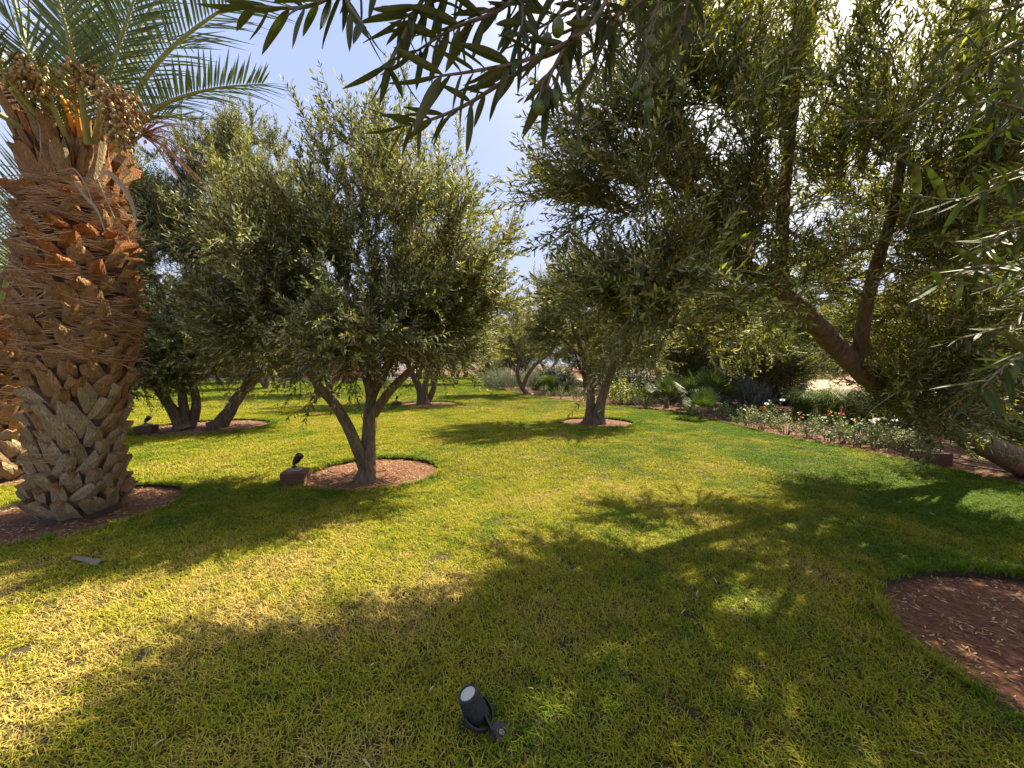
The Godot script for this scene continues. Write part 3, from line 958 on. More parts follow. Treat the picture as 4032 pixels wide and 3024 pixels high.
func grass(lawn: Node3D) -> void:
	var zones := [
		[1.5, -5.0, 0.06, 0.048, 46, 0.016, 0.04, 0.0046, 1.7],
		[-5.0, -13.0, 0.11, 0.09, 80, 0.018, 0.038, 0.0066, 1.4],
		[-13.0, -56.0, 0.27, 0.2, 110, 0.022, 0.045, 0.012, 1.1],
	]
	for z in zones.size():
		var q: Array = zones[z]
		var meshes := []
		for k in 3:
			meshes.append(tuft(700 + z * 10 + k, q[4], q[3], q[5], q[6], q[7], q[8]))
		rng.seed = 800 + z
		var where := [[], [], []]
		var tints := [PackedColorArray(), PackedColorArray(), PackedColorArray()]
		var zz: float = q[0]
		while zz > q[1]:
			var reach := maxf(4.5, -zz * 1.55 + 2.6)
			var xx := -reach
			while xx < minf(reach, 7.0):
				var x: float = xx + rng.randf_range(-0.5, 0.5) * q[2]
				var y: float = zz + rng.randf_range(-0.5, 0.5) * q[2]
				if on_lawn(x, y, 0.01):
					var bare := fn.get_noise_2d(x * 3.1 + 50.0, y * 3.1) + 0.5 * fn.get_noise_2d(x * 11.0, y * 11.0)
					if bare < 0.5 or rng.randf() < 0.3:
						var k := rng.randi() % 3
						var h := 0.85 + 0.3 * fn.get_noise_2d(x * 2.0, y * 2.0 + 70.0) + rng.randf_range(-0.15, 0.2)
						if not on_lawn(x, y, 0.07):
							h *= 1.45
						var c := lawn_color(x, y)
						var s := rng.randf_range(0.85, 1.15)
						where[k].append(Transform3D(Basis(Vector3.UP, rng.randf() * TAU) * Basis.from_scale(Vector3(1, h, 1)), Vector3(x, 0, y) - lawn.position))
						tints[k].append(Color(c.r * s, c.g * s, c.b * s))
				xx += q[2]
			zz -= q[2]
		for k in 3:
			multi("grass_blades", meshes[k], M.grass, where[k], tints[k], lawn)
	# longer blades that hang over the cut edges of the beds
	var fringe := tuft(790, 26, 0.03, 0.045, 0.085, 0.004, 1.6)
	var fw := []
	var ft := PackedColorArray()
	rng.seed = 795
	for r in rings:
		var count := int(r[2] * 130)
		for k in count:
			var a := rng.randf() * TAU
			var rr := ring_r(r, a) + 0.015
			var p := Vector3(r[0] + cos(a) * rr, 0, r[1] + sin(a) * rr)
			fw.append(Transform3D(Basis(Vector3.UP, rng.randf() * TAU) * Basis.from_scale(Vector3.ONE * rng.randf_range(0.5, 1.15)), p - lawn.position))
			var c := lawn_color(p.x, p.z)
			ft.append(c)
	for k in bed_edge.size() - 3:
		var a := bed_edge[k] if k > 0 else Vector2(6.25, -3.5)
		var b := bed_edge[k + 1]
		for j in int(a.distance_to(b) * 22):
			var p := a.lerp(b, rng.randf()) - Vector2(0.02, 0)
			fw.append(Transform3D(Basis(Vector3.UP, rng.randf() * TAU) * Basis.from_scale(Vector3.ONE * rng.randf_range(0.5, 1.1)), Vector3(p.x, 0, p.y) - lawn.position))
			ft.append(lawn_color(p.x, p.y))
	multi("grass_blades", fringe, M.grass, fw, ft, lawn)


func litter_mesh(seed_: int) -> ArrayMesh:
	rng.seed = seed_
	var mb := MB.new()
	for k in 9:
		var o := Vector3(rng.randf_range(-0.08, 0.08), rng.randf_range(0.0, 0.012), rng.randf_range(-0.08, 0.08))
		var a := rng.randf() * TAU
		var d := Vector3(cos(a), rng.randf_range(-0.1, 0.25), sin(a)).normalized()
		var col: Color = [Color(0.4, 0.28, 0.12), Color(0.26, 0.13, 0.055), Color(0.19, 0.085, 0.04), Color(0.46, 0.36, 0.22)][rng.randi() % 4]
		mb.leaf_hi(o, d, (Vector3.UP + rv() * 0.4).normalized(), rng.randf_range(0.03, 0.065), rng.randf_range(0.005, 0.011), col, rng.randf_range(-0.3, 0.4))
	return mb.mesh()


func clod_mesh(seed_: int) -> ArrayMesh:
	rng.seed = seed_
	var mb := MB.new()
	var s := SphereMesh.new()
	s.radius = 1.0
	s.height = 2.0
	s.radial_segments = 7
	s.rings = 4
	var arr := s.get_mesh_arrays()
	var p: PackedVector3Array = arr[Mesh.ARRAY_VERTEX]
	for i in p.size():
		p[i] *= 1.0 + 0.45 * fn.get_noise_3d(p[i].x * 1.3 + seed_, p[i].y * 1.3, p[i].z * 1.3)
		p[i].y *= 0.6
	var ix: PackedInt32Array = arr[Mesh.ARRAY_INDEX]
	for i in range(0, ix.size(), 3):
		mb.tri(p[ix[i]], p[ix[i + 1]], p[ix[i + 2]], Color(0.2, 0.088, 0.045), p[ix[i]])
	return mb.mesh()


func soil_beds() -> void:
	var lit := [litter_mesh(71), litter_mesh(72), litter_mesh(73)]
	var clod := [clod_mesh(81), clod_mesh(82)]
	var names := ["round red soil bed strewn with straw around the central olive tree", "round red soil bed around the foot of the near date palm", "oval soil bed around the two far left olive trunks",
		"small round soil bed around the twin trunk olive", "small soil bed around the olive behind the central tree", "shaded soil bed with dry leaves at the bottom right corner", "soil bed around the second palm at the left edge", "soil bed around the distant three stemmed olive"]
	for i in rings.size():
		var r: Array = rings[i]
		rng.seed = 900 + i
		var st := MB.new()
		var nr := 14
		var ns := 40
		var pos := func(a: int, b: int) -> Vector3:
			var rad: float = r[2] * 1.09 * a / nr
			var an := TAU * b / ns
			var p := Vector3(cos(an) * rad, 0, sin(an) * rad)
			p.y = 0.028 * (1.0 - pow(float(a) / nr, 2.0)) + 0.018 * fn.get_noise_2d((p.x + r[0]) * 4.0, (p.z + r[1]) * 4.0) - 0.045
			return p
		for a in nr:
			for b in ns:
				st.quad(pos.call(a, b), pos.call(a + 1, b), pos.call(a + 1, b + 1), pos.call(a, b + 1), Color.WHITE, Vector3.UP)
		var bed := structure("soil_bed", st.mesh(), M.soil, names[i])
		bed.position = Vector3(r[0], 0, r[1])
		for k in 3:
			var w := []
			var tc := PackedColorArray()
			for j in int(r[2] * r[2] * (110 if i != 5 else 75)):
				var rad: float = r[2] * pow(rng.randf(), 0.33)
				var an := rng.randf() * TAU
				w.append(Transform3D(Basis(Vector3.UP, rng.randf() * TAU) * Basis.from_scale(Vector3.ONE * rng.randf_range(0.5, 1.0)), Vector3(cos(an) * rad * 0.97, -0.035 + 0.028 * (1.0 - pow(rad / r[2], 2.0)), sin(an) * rad * 0.97)))
				var s := rng.randf_range(0.7, 1.2)
				tc.append(Color(s, s, s))
			multi("dry_litter", lit[k], M.litter, w, tc, bed)
		for k in 2:
			var w := []
			for j in int(r[2] * 60):
				var rad: float = r[2] * sqrt(rng.randf()) * 0.96
				var an := rng.randf() * TAU
				w.append(Transform3D(Basis(Vector3.UP, rng.randf() * TAU) * Basis.from_scale(Vector3.ONE * rng.randf_range(0.005, 0.018)), Vector3(cos(an) * rad, -0.04 + 0.028 * (1.0 - pow(rad / r[2], 2.0)), sin(an) * rad)))
			multi("soil_clods", clod[k], M.litter, w, PackedColorArray(), bed)
	# flower bed along the right of the lawn
	rng.seed = 950
	var fb := Node3D.new()
	fb.name = "flower_bed"
	fb.set_meta("kind", "structure")
	fb.set_meta("label", "long dark soil flower bed along the right side of the lawn")
	add_child(fb)
	var sb := MB.new()
	var hh := func(x: float, z: float) -> float: return -0.03 + 0.05 * fn.get_noise_2d(x * 0.9, z * 0.9) + 0.025 * fn.get_noise_2d(x * 3.0, z * 3.0)
	for a in 44:
		for b in 16:
			var z0 := -1.0 - a * 0.55
			var z1 := z0 - 0.55
			var e0 := edge_x(z0) + 0.02
			var e1 := edge_x(z1) + 0.02
			var p := [Vector3(e0 + b * 0.45, 0, z0), Vector3(e0 + (b + 1) * 0.45, 0, z0), Vector3(e1 + (b + 1) * 0.45, 0, z1), Vector3(e1 + b * 0.45, 0, z1)]
			for j in 4:
				p[j].y = hh.call(p[j].x, p[j].z)
			sb.quad(p[0], p[1], p[2], p[3], Color.WHITE, Vector3.UP)
	part("soil", sb.mesh(), M.soil, fb)
	for k in 3:
		var w := []
		var tc := PackedColorArray()
		for j in 700:
			var z := -2.0 - 22.0 * pow(rng.randf(), 1.5)
			var x := edge_x(z) + 0.05 + rng.randf() * 3.5
			w.append(Transform3D(Basis(Vector3.UP, rng.randf() * TAU) * Basis.from_scale(Vector3.ONE * rng.randf_range(0.8, 1.5)), Vector3(x, hh.call(x, z) + 0.005, z)))
			var s := rng.randf_range(0.5, 1.1)
			tc.append(Color(s, s, s))
		multi("dry_litter", lit[k], M.litter, w, tc, fb)


func edge_x(z: float) -> float:
	for k in bed_edge.size() - 1:
		var a := bed_edge[k]
		var b := bed_edge[k + 1]
		if z <= a.y and z > b.y:
			return lerpf(a.x, b.x, (z - a.y) / (b.y - a.y))
	return 6.2


# ------------------------------------------------------------------ date palms
func boot_mesh(seed_: int) -> ArrayMesh:
	# a cut leaf base: a convex scale that stands off the trunk, with a ragged sawn top; about 1 wide, 1 high
	rng.seed = seed_
	var mb := MB.new()
	var rows := []
	var skew := rng.randf_range(-0.12, 0.12)
	var out_ := rng.randf_range(0.3, 0.5)
	for k in 5:
		var t := k / 4.0
		var row := []
		var w := lerpf(0.56, rng.randf_range(0.36, 0.46), t * t)
		for j in 7:
			var u := j / 3.0 - 1.0
			var z := lerpf(0.02, out_, pow(t, 0.8)) * (1.0 - 0.55 * u * u) + rng.randf_range(-0.02, 0.02)
			var y := t - 0.42 + (0.0 if k < 4 else rng.randf_range(-0.16, 0.1)) - 0.05 * u * u * t + skew * u * t
			row.append(Vector3(u * w + skew * t, y, z))
		rows.append(row)
	var face := Color(0.6, 0.5, 0.31)
	for k in 4:
		for j in 6:
			var s := rng.randf_range(0.85, 1.12)
			mb.quad(rows[k][j], rows[k][j + 1], rows[k + 1][j + 1], rows[k + 1][j], Color(face.r * s, face.g * s, face.b * s), Vector3(0, 0.2, 1))
	var top: Array = rows[4]
	for j in 6:
		var a: Vector3 = top[j]
		var b: Vector3 = top[j + 1]
		var a2 := Vector3(a.x * 0.95, a.y - 0.05, -0.06)
		var b2 := Vector3(b.x * 0.95, b.y - 0.05, -0.06)
		mb.quad(a, b, b2, a2, Color(0.6, 0.34, 0.15), Vector3.UP)
	for j in [0, 6]:
		for k in 4:
			var a: Vector3 = rows[k][j]
			var b: Vector3 = rows[k + 1][j]
			mb.quad(a, b, Vector3(b.x, b.y, -0.06), Vector3(a.x, a.y, -0.06), Color(0.22, 0.14, 0.08), Vector3(j - 3, 0, 0))
	return mb.mesh()


func fibre_mesh(seed_: int) -> ArrayMesh:
	rng.seed = seed_
	var mb := MB.new()
	for k in 22:
		var o := Vector3(rng.randf_range(-0.1, 0.1), rng.randf_range(-0.045, 0.045), rng.randf_range(0.0, 0.02))
		var L := rng.randf_range(0.1, 0.26) * (1.0 if rng.randf() < 0.5 else -1.0)
		var sag := rng.randf_range(-0.05, 0.04)
		var w := rng.randf_range(0.001, 0.0028)
		var out_ := rng.randf_range(0.0, 0.05)
		var p := [o, o + Vector3(L * 0.5, sag * 0.3, out_ * 0.5), o + Vector3(L, sag, out_ - absf(L) * 0.12)]
		var s := rng.randf_range(0.55, 1.25)
		var col := Color(0.44 * s, 0.3 * s, 0.175 * s)
		for j in 2:
			var up := Vector3(0, w, w * 0.6)
			mb.quad(p[j] - up, p[j] + up, p[j + 1] + up, p[j + 1] - up, col, Vector3(0, 0, 1))
	return mb.mesh()


func leaflet_mesh() -> ArrayMesh:
	# one narrow folded leaflet of unit length along y
	var mb := MB.new()
	var col := Color(0.115, 0.15, 0.09)
	for sg in [-1.0, 1.0]:
		var a := Vector3(0, 0, 0)
		var b := Vector3(0.022 * sg, 0.12, 0.01)
		var d := Vector3(0.026 * sg, 0.5, 0.012)
		var e := Vector3(0, 1, -0.03)
		var m1 := Vector3(0, 0.12, 0)
		var m2 := Vector3(0, 0.5, 0)
		mb.tri(a, b, m1, col, Vector3(0, 0, 1))
		mb.quad(m1, b, d, m2, col, Vector3(0, 0, 1))
		mb.tri(m2, d, e, col, Vector3(0, 0, 1))
	return mb.mesh()


func frond(t: Node3D, pts: Array, leaf_len: float, count: int, single: bool, unit: ArrayMesh, up_hint := Vector3.UP, dull := 1.0) -> void:
	var path := smooth(pts, 8)
	var mb := MB.new()
	mb.tube(path, taper(path.size(), 0.028, 0.004), 6, Color(0.3 * dull, 0.3 * dull, 0.13 * dull))
	var r := part("frond", mb.mesh(), M.rachis, t)
	var leaves := MB.new()
	var where := []
	var tints := PackedColorArray()
	for k in count:
		var u := lerpf(0.16, 0.995, (k + 0.5) / count)
		var f := u * (path.size() - 1)
		var i := mini(int(f), path.size() - 2)
		var p: Vector3 = path[i].lerp(path[i + 1], f - i)
		var d: Vector3 = (path[i + 1] - path[i]).normalized()
		var up := (up_hint - d * up_hint.dot(d)).normalized()
		var side := d.cross(up).normalized()
		var L := leaf_len * (0.35 + 0.65 * sin(PI * pow(lerpf(0.1, 1.0, 1.0 - u), 0.8))) * rng.randf_range(0.85, 1.1)
		for sg in [-1.0, 1.0]:
			var lift := rng.randf_range(0.05, 0.75) if k % 2 == 0 else rng.randf_range(-0.15, 0.35)
			var fwd := lerpf(0.55, 1.3, u) + rng.randf_range(-0.12, 0.12)
			var dir: Vector3 = (side * sg + d * fwd + up * lift).normalized()
			var nrm: Vector3 = (up - side * sg * 0.3)
			nrm = (nrm - dir * nrm.dot(dir)).normalized()
			var x := dir.cross(nrm)
			var tr := Transform3D(Basis(x * (0.55 + 0.15 / maxf(L, 0.1)) * L, dir * L, nrm * L), p)
			if single:
				part("leaflet", unit, M.frond, r, tr)
			else:
				where.append(tr)
				var s := rng.randf_range(0.75, 1.2) * dull
				tints.append(Color(s, s, s))
	if not single:
		multi("leaflets", unit, M.frond, where, tints, r)


func trunk_of(t: Node3D, axis: Array, rows: int, per: int, seed_: int, fibre_from: float, dark := 1.0) -> void:
	# axis: [point, radius] pairs from the ground up, in the palm's own space
	rng.seed = seed_
	var pts := []
	var rads := []
	for a in axis:
		pts.append(a[0])
	pts = smooth(pts, 6)
	for k in pts.size():
		var f := float(k) / 6.0
		var i := mini(int(f), axis.size() - 2)
		rads.append(lerpf(axis[i][1], axis[i + 1][1], f - i) - 0.045)
	var core := MB.new()
	core.tube(pts, rads, 24, Color(0.06 * dark, 0.04 * dark, 0.024 * dark), fn, 0.12)
	part("trunk", core.mesh(), M.fibre, t)
	var boots := []
	for k in 8:
		boots.append(boot_mesh(300 + k))
	rng.seed = seed_ + 1
	var top: float = pts[-1].y
	for k in rows:
		var u := (k + 0.5) / rows
		var h := u * (top - 0.1) + 0.02
		for j in per:
			var hh := h + rng.randf_range(-0.02, 0.02)
			var a := TAU * (j + 0.5 * (k % 2)) / per + k * 0.05 + rng.randf_range(-0.06, 0.06)
			var i := 0
			while i < pts.size() - 2 and pts[i + 1].y < hh:
				i += 1
			var w: float = clampf((hh - pts[i].y) / maxf(0.01, pts[i + 1].y - pts[i].y), 0.0, 1.0)
			var c: Vector3 = pts[i].lerp(pts[i + 1], w)
			var r: float = lerpf(rads[i], rads[i + 1], w)
			var d := Vector3(sin(a), 0, cos(a))
			var width := TAU * r / per * rng.randf_range(0.8, 1.12)
			var height := lerpf(0.2, 0.17, u) * rng.randf_range(0.8, 1.15)
			var depth := rng.randf_range(0.2, 0.3)
			var tilt := rng.randf_range(-0.05, 0.12)
			if u < 0.42:
				height *= 1.3
				width *= 0.88
				tilt = rng.randf_range(0.02, 0.22)
			if u > 0.45:
				height *= rng.randf_range(0.7, 1.15)
				width *= rng.randf_range(0.65, 1.05)
				depth = rng.randf_range(0.24, 0.44)
				tilt = rng.randf_range(-0.1, 0.25)
			if u > 0.86:
				height = rng.randf_range(0.3, 0.55)
				width *= 0.75
				tilt = 0.18
				depth = 0.12
			if k == 0:
				height *= 1.2
				tilt = 0.35
			var roll := rng.randf_range(-0.45, 0.45) + (0.25 if k % 2 == 0 else -0.2) * (1.0 - u)
			var b := Basis(Vector3.UP, a) * Basis(Vector3.RIGHT, tilt) * Basis(Vector3(0, 0, 1), roll) * Basis.from_scale(Vector3(width, height, depth))
			var m := "boot_grey" if u < 0.3 + rng.randf_range(-0.1, 0.1) else "boot_tan" if u < 0.62 or rng.randf() < 0.45 else "boot_rust"
			part("leaf_base", boots[rng.randi() % 8], M[m], t, Transform3D(b, c + d * (r + 0.004) + Vector3(0, 0.06, 0)))
	var fib := [fibre_mesh(341), fibre_mesh(342), fibre_mesh(343)]
	rng.seed = seed_ + 2
	for q in 3:
		var where := []
		var tints := PackedColorArray()
		for k in 58:
			var u := lerpf(fibre_from, 0.88, pow(rng.randf(), 0.85)) if rng.randf() < 0.93 else rng.randf()
			var h := u * top
			var i := mini(int(u * (pts.size() - 1)), pts.size() - 2)
			var a := rng.randf() * TAU
			var d := Vector3(sin(a), 0, cos(a))
			var b := Basis(Vector3.UP, a) * Basis(Vector3(0, 0, 1), rng.randf_range(-0.3, 0.3)) * Basis.from_scale(Vector3.ONE * rng.randf_range(0.7, 1.25))
			where.append(Transform3D(b, Vector3(pts[i].x, h, pts[i].z) + d * (rads[i] + rng.randf_range(0.02, 0.075))))
			var s := rng.randf_range(0.6, 1.3) * dark
			tints.append(Color(s, s, s))
		multi("fibre", fib[q], M.fibre, where, tints, t)


func palms() -> void:
	var base := Vector3(-4.42, -0.05, -4.0)
	var t := thing("date_palm", "stout date palm with shaggy brown trunk and hanging date bunches at the left", "palm tree", base)
	trunk_of(t, [[Vector3(0, -0.02, 0), 0.34], [Vector3(0.03, 0.5, 0), 0.3], [Vector3(0.07, 1.0, 0), 0.325], [Vector3(0.1, 1.45, 0), 0.355], [Vector3(0.13, 2.1, 0), 0.385], [Vector3(0.13, 2.7, 0), 0.36], [Vector3(0.12, 3.2, 0), 0.33], [Vector3(0.12, 3.72, 0), 0.27]], 27, 11, 310, 0.42)
	# old petiole stubs that stand up round the crown
	rng.seed = 321
	var boots := [boot_mesh(331), boot_mesh(332), boot_mesh(333)]
	for k in 34:
		var a := TAU * k / 34.0 * 5.0 + rng.randf() * 0.4
		var d := Vector3(sin(a), 0, cos(a))
		var h := rng.randf_range(0.35, 0.75)
		var b := Basis(Vector3.UP, a) * Basis(Vector3.RIGHT, rng.randf_range(0.12, 0.42)) * Basis.from_scale(Vector3(rng.randf_range(0.1, 0.16), h, rng.randf_range(0.2, 0.32)))
		part("leaf_base", boots[k % 3], M["boot_tan" if k % 3 else "boot_grey"], t, Transform3D(b, Vector3(0.12, 3.15 + 0.5 * (k % 5) / 5.0 + h * 0.3, 0) + d * rng.randf_range(0.2, 0.3)))
	var unit := leaflet_mesh()
	var crown := Vector3(0.12, 3.85, 0)
	for s in [
		[[Vector3(-3.621, 3.624, -3.85), Vector3(-3.379, 3.813, -3.8), Vector3(-3.067, 3.922, -3.75), Vector3(-2.647, 3.986, -3.7), Vector3(-2.208, 3.984, -3.65)], 0.42, 52, true],
		[[Vector3(-3.847, 3.609, -3.9), Vector3(-3.515, 3.95, -3.8), Vector3(-3.136, 4.247, -3.7), Vector3(-2.718, 4.444, -3.6), Vector3(-2.284, 4.568, -3.5), Vector3(-1.761, 4.625, -3.4)], 0.5, 50, true],
		[[Vector3(-3.877, 3.555, -3.8), Vector3(-3.57, 3.88, -3.6), Vector3(-3.209, 4.189, -3.4), Vector3(-2.827, 4.509, -3.2)], 0.42, 44, false],
		[[Vector3(-3.89, 3.527, -3.75), Vector3(-3.668, 3.814, -3.5), Vector3(-3.53, 4.074, -3.3), Vector3(-3.427, 4.414, -3.1)], 0.42, 44, false],
		[[Vector3(-4.114, 3.555, -3.8), Vector3(-4.041, 3.802, -3.6), Vector3(-3.984, 4.079, -3.4), Vector3(-4.069, 4.322, -3.3)], 0.42, 44, false],
		[[Vector3(-3.785, 3.523, -3.9), Vector3(-3.597, 3.809, -3.95), Vector3(-3.41, 3.956, -4.05), Vector3(-3.254, 3.992, -4.2)], 0.26, 26, false],
		[[Vector3(-3.985, 3.636, -3.95), Vector3(-3.756, 4.121, -3.9), Vector3(-3.512, 4.668, -3.9), Vector3(-3.143, 5.167, -3.9)], 0.45, 44, false],
		[[Vector3(-4.355, 3.609, -3.9), Vector3(-4.482, 3.888, -3.8), Vector3(-4.682, 4.067, -3.7), Vector3(-4.914, 4.075, -3.6)], 0.42, 44, false],
	]:
		var local := []
		for p in s[0]:
			local.append(p - base)
		frond(t, local, s[1], s[2], s[3], unit)
	for k in 17:
		var a := TAU * k * 0.618 + 0.9
		var el := lerpf(1.35, 0.45, (k % 6) / 5.0) + rng.randf_range(-0.1, 0.1)
		var d := Vector3(sin(a) * cos(el), sin(el), cos(a) * cos(el))
		if d.x > 0.2 and el < 1.2:
			continue
		var L := rng.randf_range(2.2, 2.8)
		var flat := Vector3(d.x, 0, d.z).normalized()
		var s0 := crown + flat * 0.12 - Vector3(0, 0.25, 0)
		frond(t, [s0, s0 + d * L * 0.35, s0 + d * L * 0.68 + Vector3(0, -0.08, 0) + flat * 0.05, s0 + d * L * 0.92 + Vector3(0, -0.4, 0) + flat * 0.3], 0.42, 40, false, unit)
	# date bunches
	var dm := MB.new()
	var prof := []
	for k in 7:
		var q := PI * k / 6.0
		prof.append([sin(q) * 0.0125 + 0.0001, -cos(q) * 0.021])
	dm.lathe(prof, 8, Color(1, 1, 1))
	var date := dm.mesh()
	rng.seed = 351
	for s in [
		[[Vector3(-4.1, 3.624, -3.85), Vector3(-3.938, 3.821, -3.6), Vector3(-3.976, 3.947, -3.5)], Vector3(0.27, 0.24, 0.22), 420, Vector3(-4.056, 3.909, -3.5)],
		[[Vector3(-4.004, 3.596, -3.8), Vector3(-3.727, 3.814, -3.5), Vector3(-3.613, 3.947, -3.42)], Vector3(0.2, 0.18, 0.15), 110, Vector3(-3.54, 3.872, -3.42)],
		[[Vector3(-3.832, 3.596, -3.8), Vector3(-3.467, 3.711, -3.55), Vector3(-3.357, 3.719, -3.5)], Vector3(0.22, 0.3, 0.2), 440, Vector3(-3.335, 3.604, -3.5)],
		[[Vector3(-3.729, 3.513, -3.8), Vector3(-3.377, 3.497, -3.55), Vector3(-3.289, 3.489, -3.5)], Vector3(0.12, 0.13, 0.12), 110, Vector3(-3.341, 3.401, -3.48)],
	]:
		var bunch := MB.new()
		var local := []
		for p in s[0]:
			local.append(p - base)
		var path := smooth(local, 5)
		bunch.tube(path, taper(path.size(), 0.02, 0.012), 6, Color.WHITE)
		var mid: Vector3 = s[3] - base
		var where := []
		var tints := PackedColorArray()
		for k in int(s[2] / 4.0):
			var e: Vector3 = mid + rv() * pow(rng.randf(), 0.4) * s[1]
			var o: Vector3 = path[-1 - (rng.randi() % 5)]
			var m: Vector3 = (o + e) * 0.5 + Vector3(0, 0.07, 0) + rv() * 0.04
			bunch.tube([o, (o + m) * 0.5 + Vector3(0, 0.012, 0), m, e], [0.0028, 0.0024, 0.002, 0.0016], 3, Color.WHITE)
			for j in 4:
				var p: Vector3 = m.lerp(e, (j + 0.6) / 4.0) + rv() * 0.016
				where.append(Transform3D(Basis(rv(), rng.randf() * 1.2) * Basis.from_scale(Vector3.ONE * rng.randf_range(0.8, 1.15)), p))
				tints.append(Color(0.42, 0.29, 0.1).lerp(Color(0.24, 0.2, 0.07), rng.randf()) if rng.randf() < 0.85 else Color(0.2, 0.09, 0.04))
		var st := part("date_bunch", bunch.mesh(), M.date_stalk, t)
		multi("dates", date, M.date_fruit, where, tints, st)
	# dried flower stalk like a broom on the right
	var broom := MB.new()
	var o: Vector3 = Vector3(-3.537, 3.48, -3.7) - base
	var neck: Vector3 = Vector3(-3.217, 3.49, -3.55) - base
	broom.tube([o, (o + neck) * 0.5, neck], [0.012, 0.01, 0.008], 6, Color.WHITE)
	for k in 46:
		var e: Vector3 = Vector3(-2.725, 3.357, -3.4) - base + Vector3(rng.randf_range(-0.16, 0.16), rng.randf_range(-0.36, 0.26), rng.randf_range(-0.15, 0.15))
		var m: Vector3 = neck.lerp(e, 0.5) + Vector3(0, 0.06, 0)
		broom.tube([neck, neck.lerp(m, 0.6) + Vector3(0, 0.012, 0), m, e], [0.004, 0.0036, 0.003, 0.002], 3, Color.WHITE)
	part("dry_flower_stalk", broom.mesh(), M.dry_strand, t)
	# dead leaf strips hanging over the trunk
	for s in [
		[[Vector3(-3.647, 3.148, -3.6), Vector3(-3.476, 3.152, -3.5), Vector3(-3.342, 3.035, -3.48), Vector3(-3.277, 2.888, -3.5), Vector3(-3.264, 2.718, -3.52)], 0.06],
		[[Vector3(-3.852, 3.119, -3.58), Vector3(-3.713, 2.974, -3.52), Vector3(-3.58, 2.829, -3.5), Vector3(-3.537, 2.639, -3.52)], 0.034],
		[[Vector3(-3.951, 3.208, -3.6), Vector3(-3.793, 3.194, -3.53), Vector3(-3.689, 3.052, -3.52), Vector3(-3.658, 2.903, -3.54)], 0.02],
		[[Vector3(-3.667, 3.168, -3.6), Vector3(-3.533, 2.974, -3.52), Vector3(-3.45, 2.777, -3.52)], 0.018],
		[[Vector3(-4.317, 3.541, -3.7), Vector3(-4.176, 3.616, -3.62), Vector3(-4.155, 3.367, -3.6), Vector3(-4.22, 3.217, -3.62)], 0.012],
	]:
		var local := []
		for p in s[0]:
			local.append(p - base)
		var path := smooth(local, 5)
		var mb := MB.new()
		for k in path.size() - 1:
			var a0: float = s[1] * (0.5 + 0.5 * sin(PI * k / (path.size() - 1.0)))
			var a1: float = s[1] * (0.5 + 0.5 * sin(PI * (k + 1) / (path.size() - 1.0)))
			var sd := Vector3(0.7, 0.5, 0.3).normalized()
			var up := Vector3(0, 0.002, 0.006)
			mb.quad(path[k] - sd * a0 * 0.5, path[k] + up, path[k + 1] + up, path[k + 1] - sd * a1 * 0.5, Color(0.36, 0.29, 0.2), Vector3(0, 0.3, 1))
			mb.quad(path[k] + up, path[k] + sd * a0 * 0.5, path[k + 1] + sd * a1 * 0.5, path[k + 1] + up, Color(0.3, 0.24, 0.165), Vector3(0, 0.3, 1))
		part("dead_leaf", mb.mesh(), M.fibre, t)

	# the second palm at the left edge
	base = Vector3(-6.95, -0.05, -5.4)
	t = thing("date_palm", "second date palm half hidden behind the first at the left edge", "palm tree", base)
	trunk_of(t, [[Vector3(0, -0.02, 0), 0.5], [Vector3(0, 0.7, 0), 0.46], [Vector3(0, 1.4, 0), 0.47], [Vector3(0, 2.1, 0), 0.45], [Vector3(0, 2.5, 0), 0.3]], 16, 13, 370, 0.3, 0.95)
	rng.seed = 377
	crown = Vector3(0, 2.45, 0)
	for s in [
		[[Vector3(-6.64, 2.268, -5.2), Vector3(-6.33, 2.833, -5.1), Vector3(-6.054, 3.426, -5), Vector3(-5.727, 4.041, -4.9)], 0.5, 40, true],
		[[Vector3(-6.649, 2.222, -5.3), Vector3(-6.444, 2.585, -5.3), Vector3(-6.299, 2.912, -5.4), Vector3(-6.268, 3.091, -5.6)], 0.35, 26, false],
	]:
		var local := []
		for p in s[0]:
			local.append(p - base)
		frond(t, local, s[1], s[2], s[3], unit)
	for k in 16:
		var a := TAU * k * 0.618 + 0.2
		var el := lerpf(1.4, 0.5, (k % 6) / 5.0)
		var d := Vector3(sin(a) * cos(el), sin(el), cos(a) * cos(el))
		var L := rng.randf_range(2.0, 2.6)
		var flat := Vector3(d.x, 0, d.z).normalized()
		var s0 := crown + flat * 0.1 - Vector3(0, 0.1, 0)
		frond(t, [s0, s0 + d * L * 0.35, s0 + d * L * 0.68 + Vector3(0, -0.06, 0), s0 + d * L * 0.95 + Vector3(0, -0.35, 0) + flat * 0.25], 0.42, 38, false, unit)


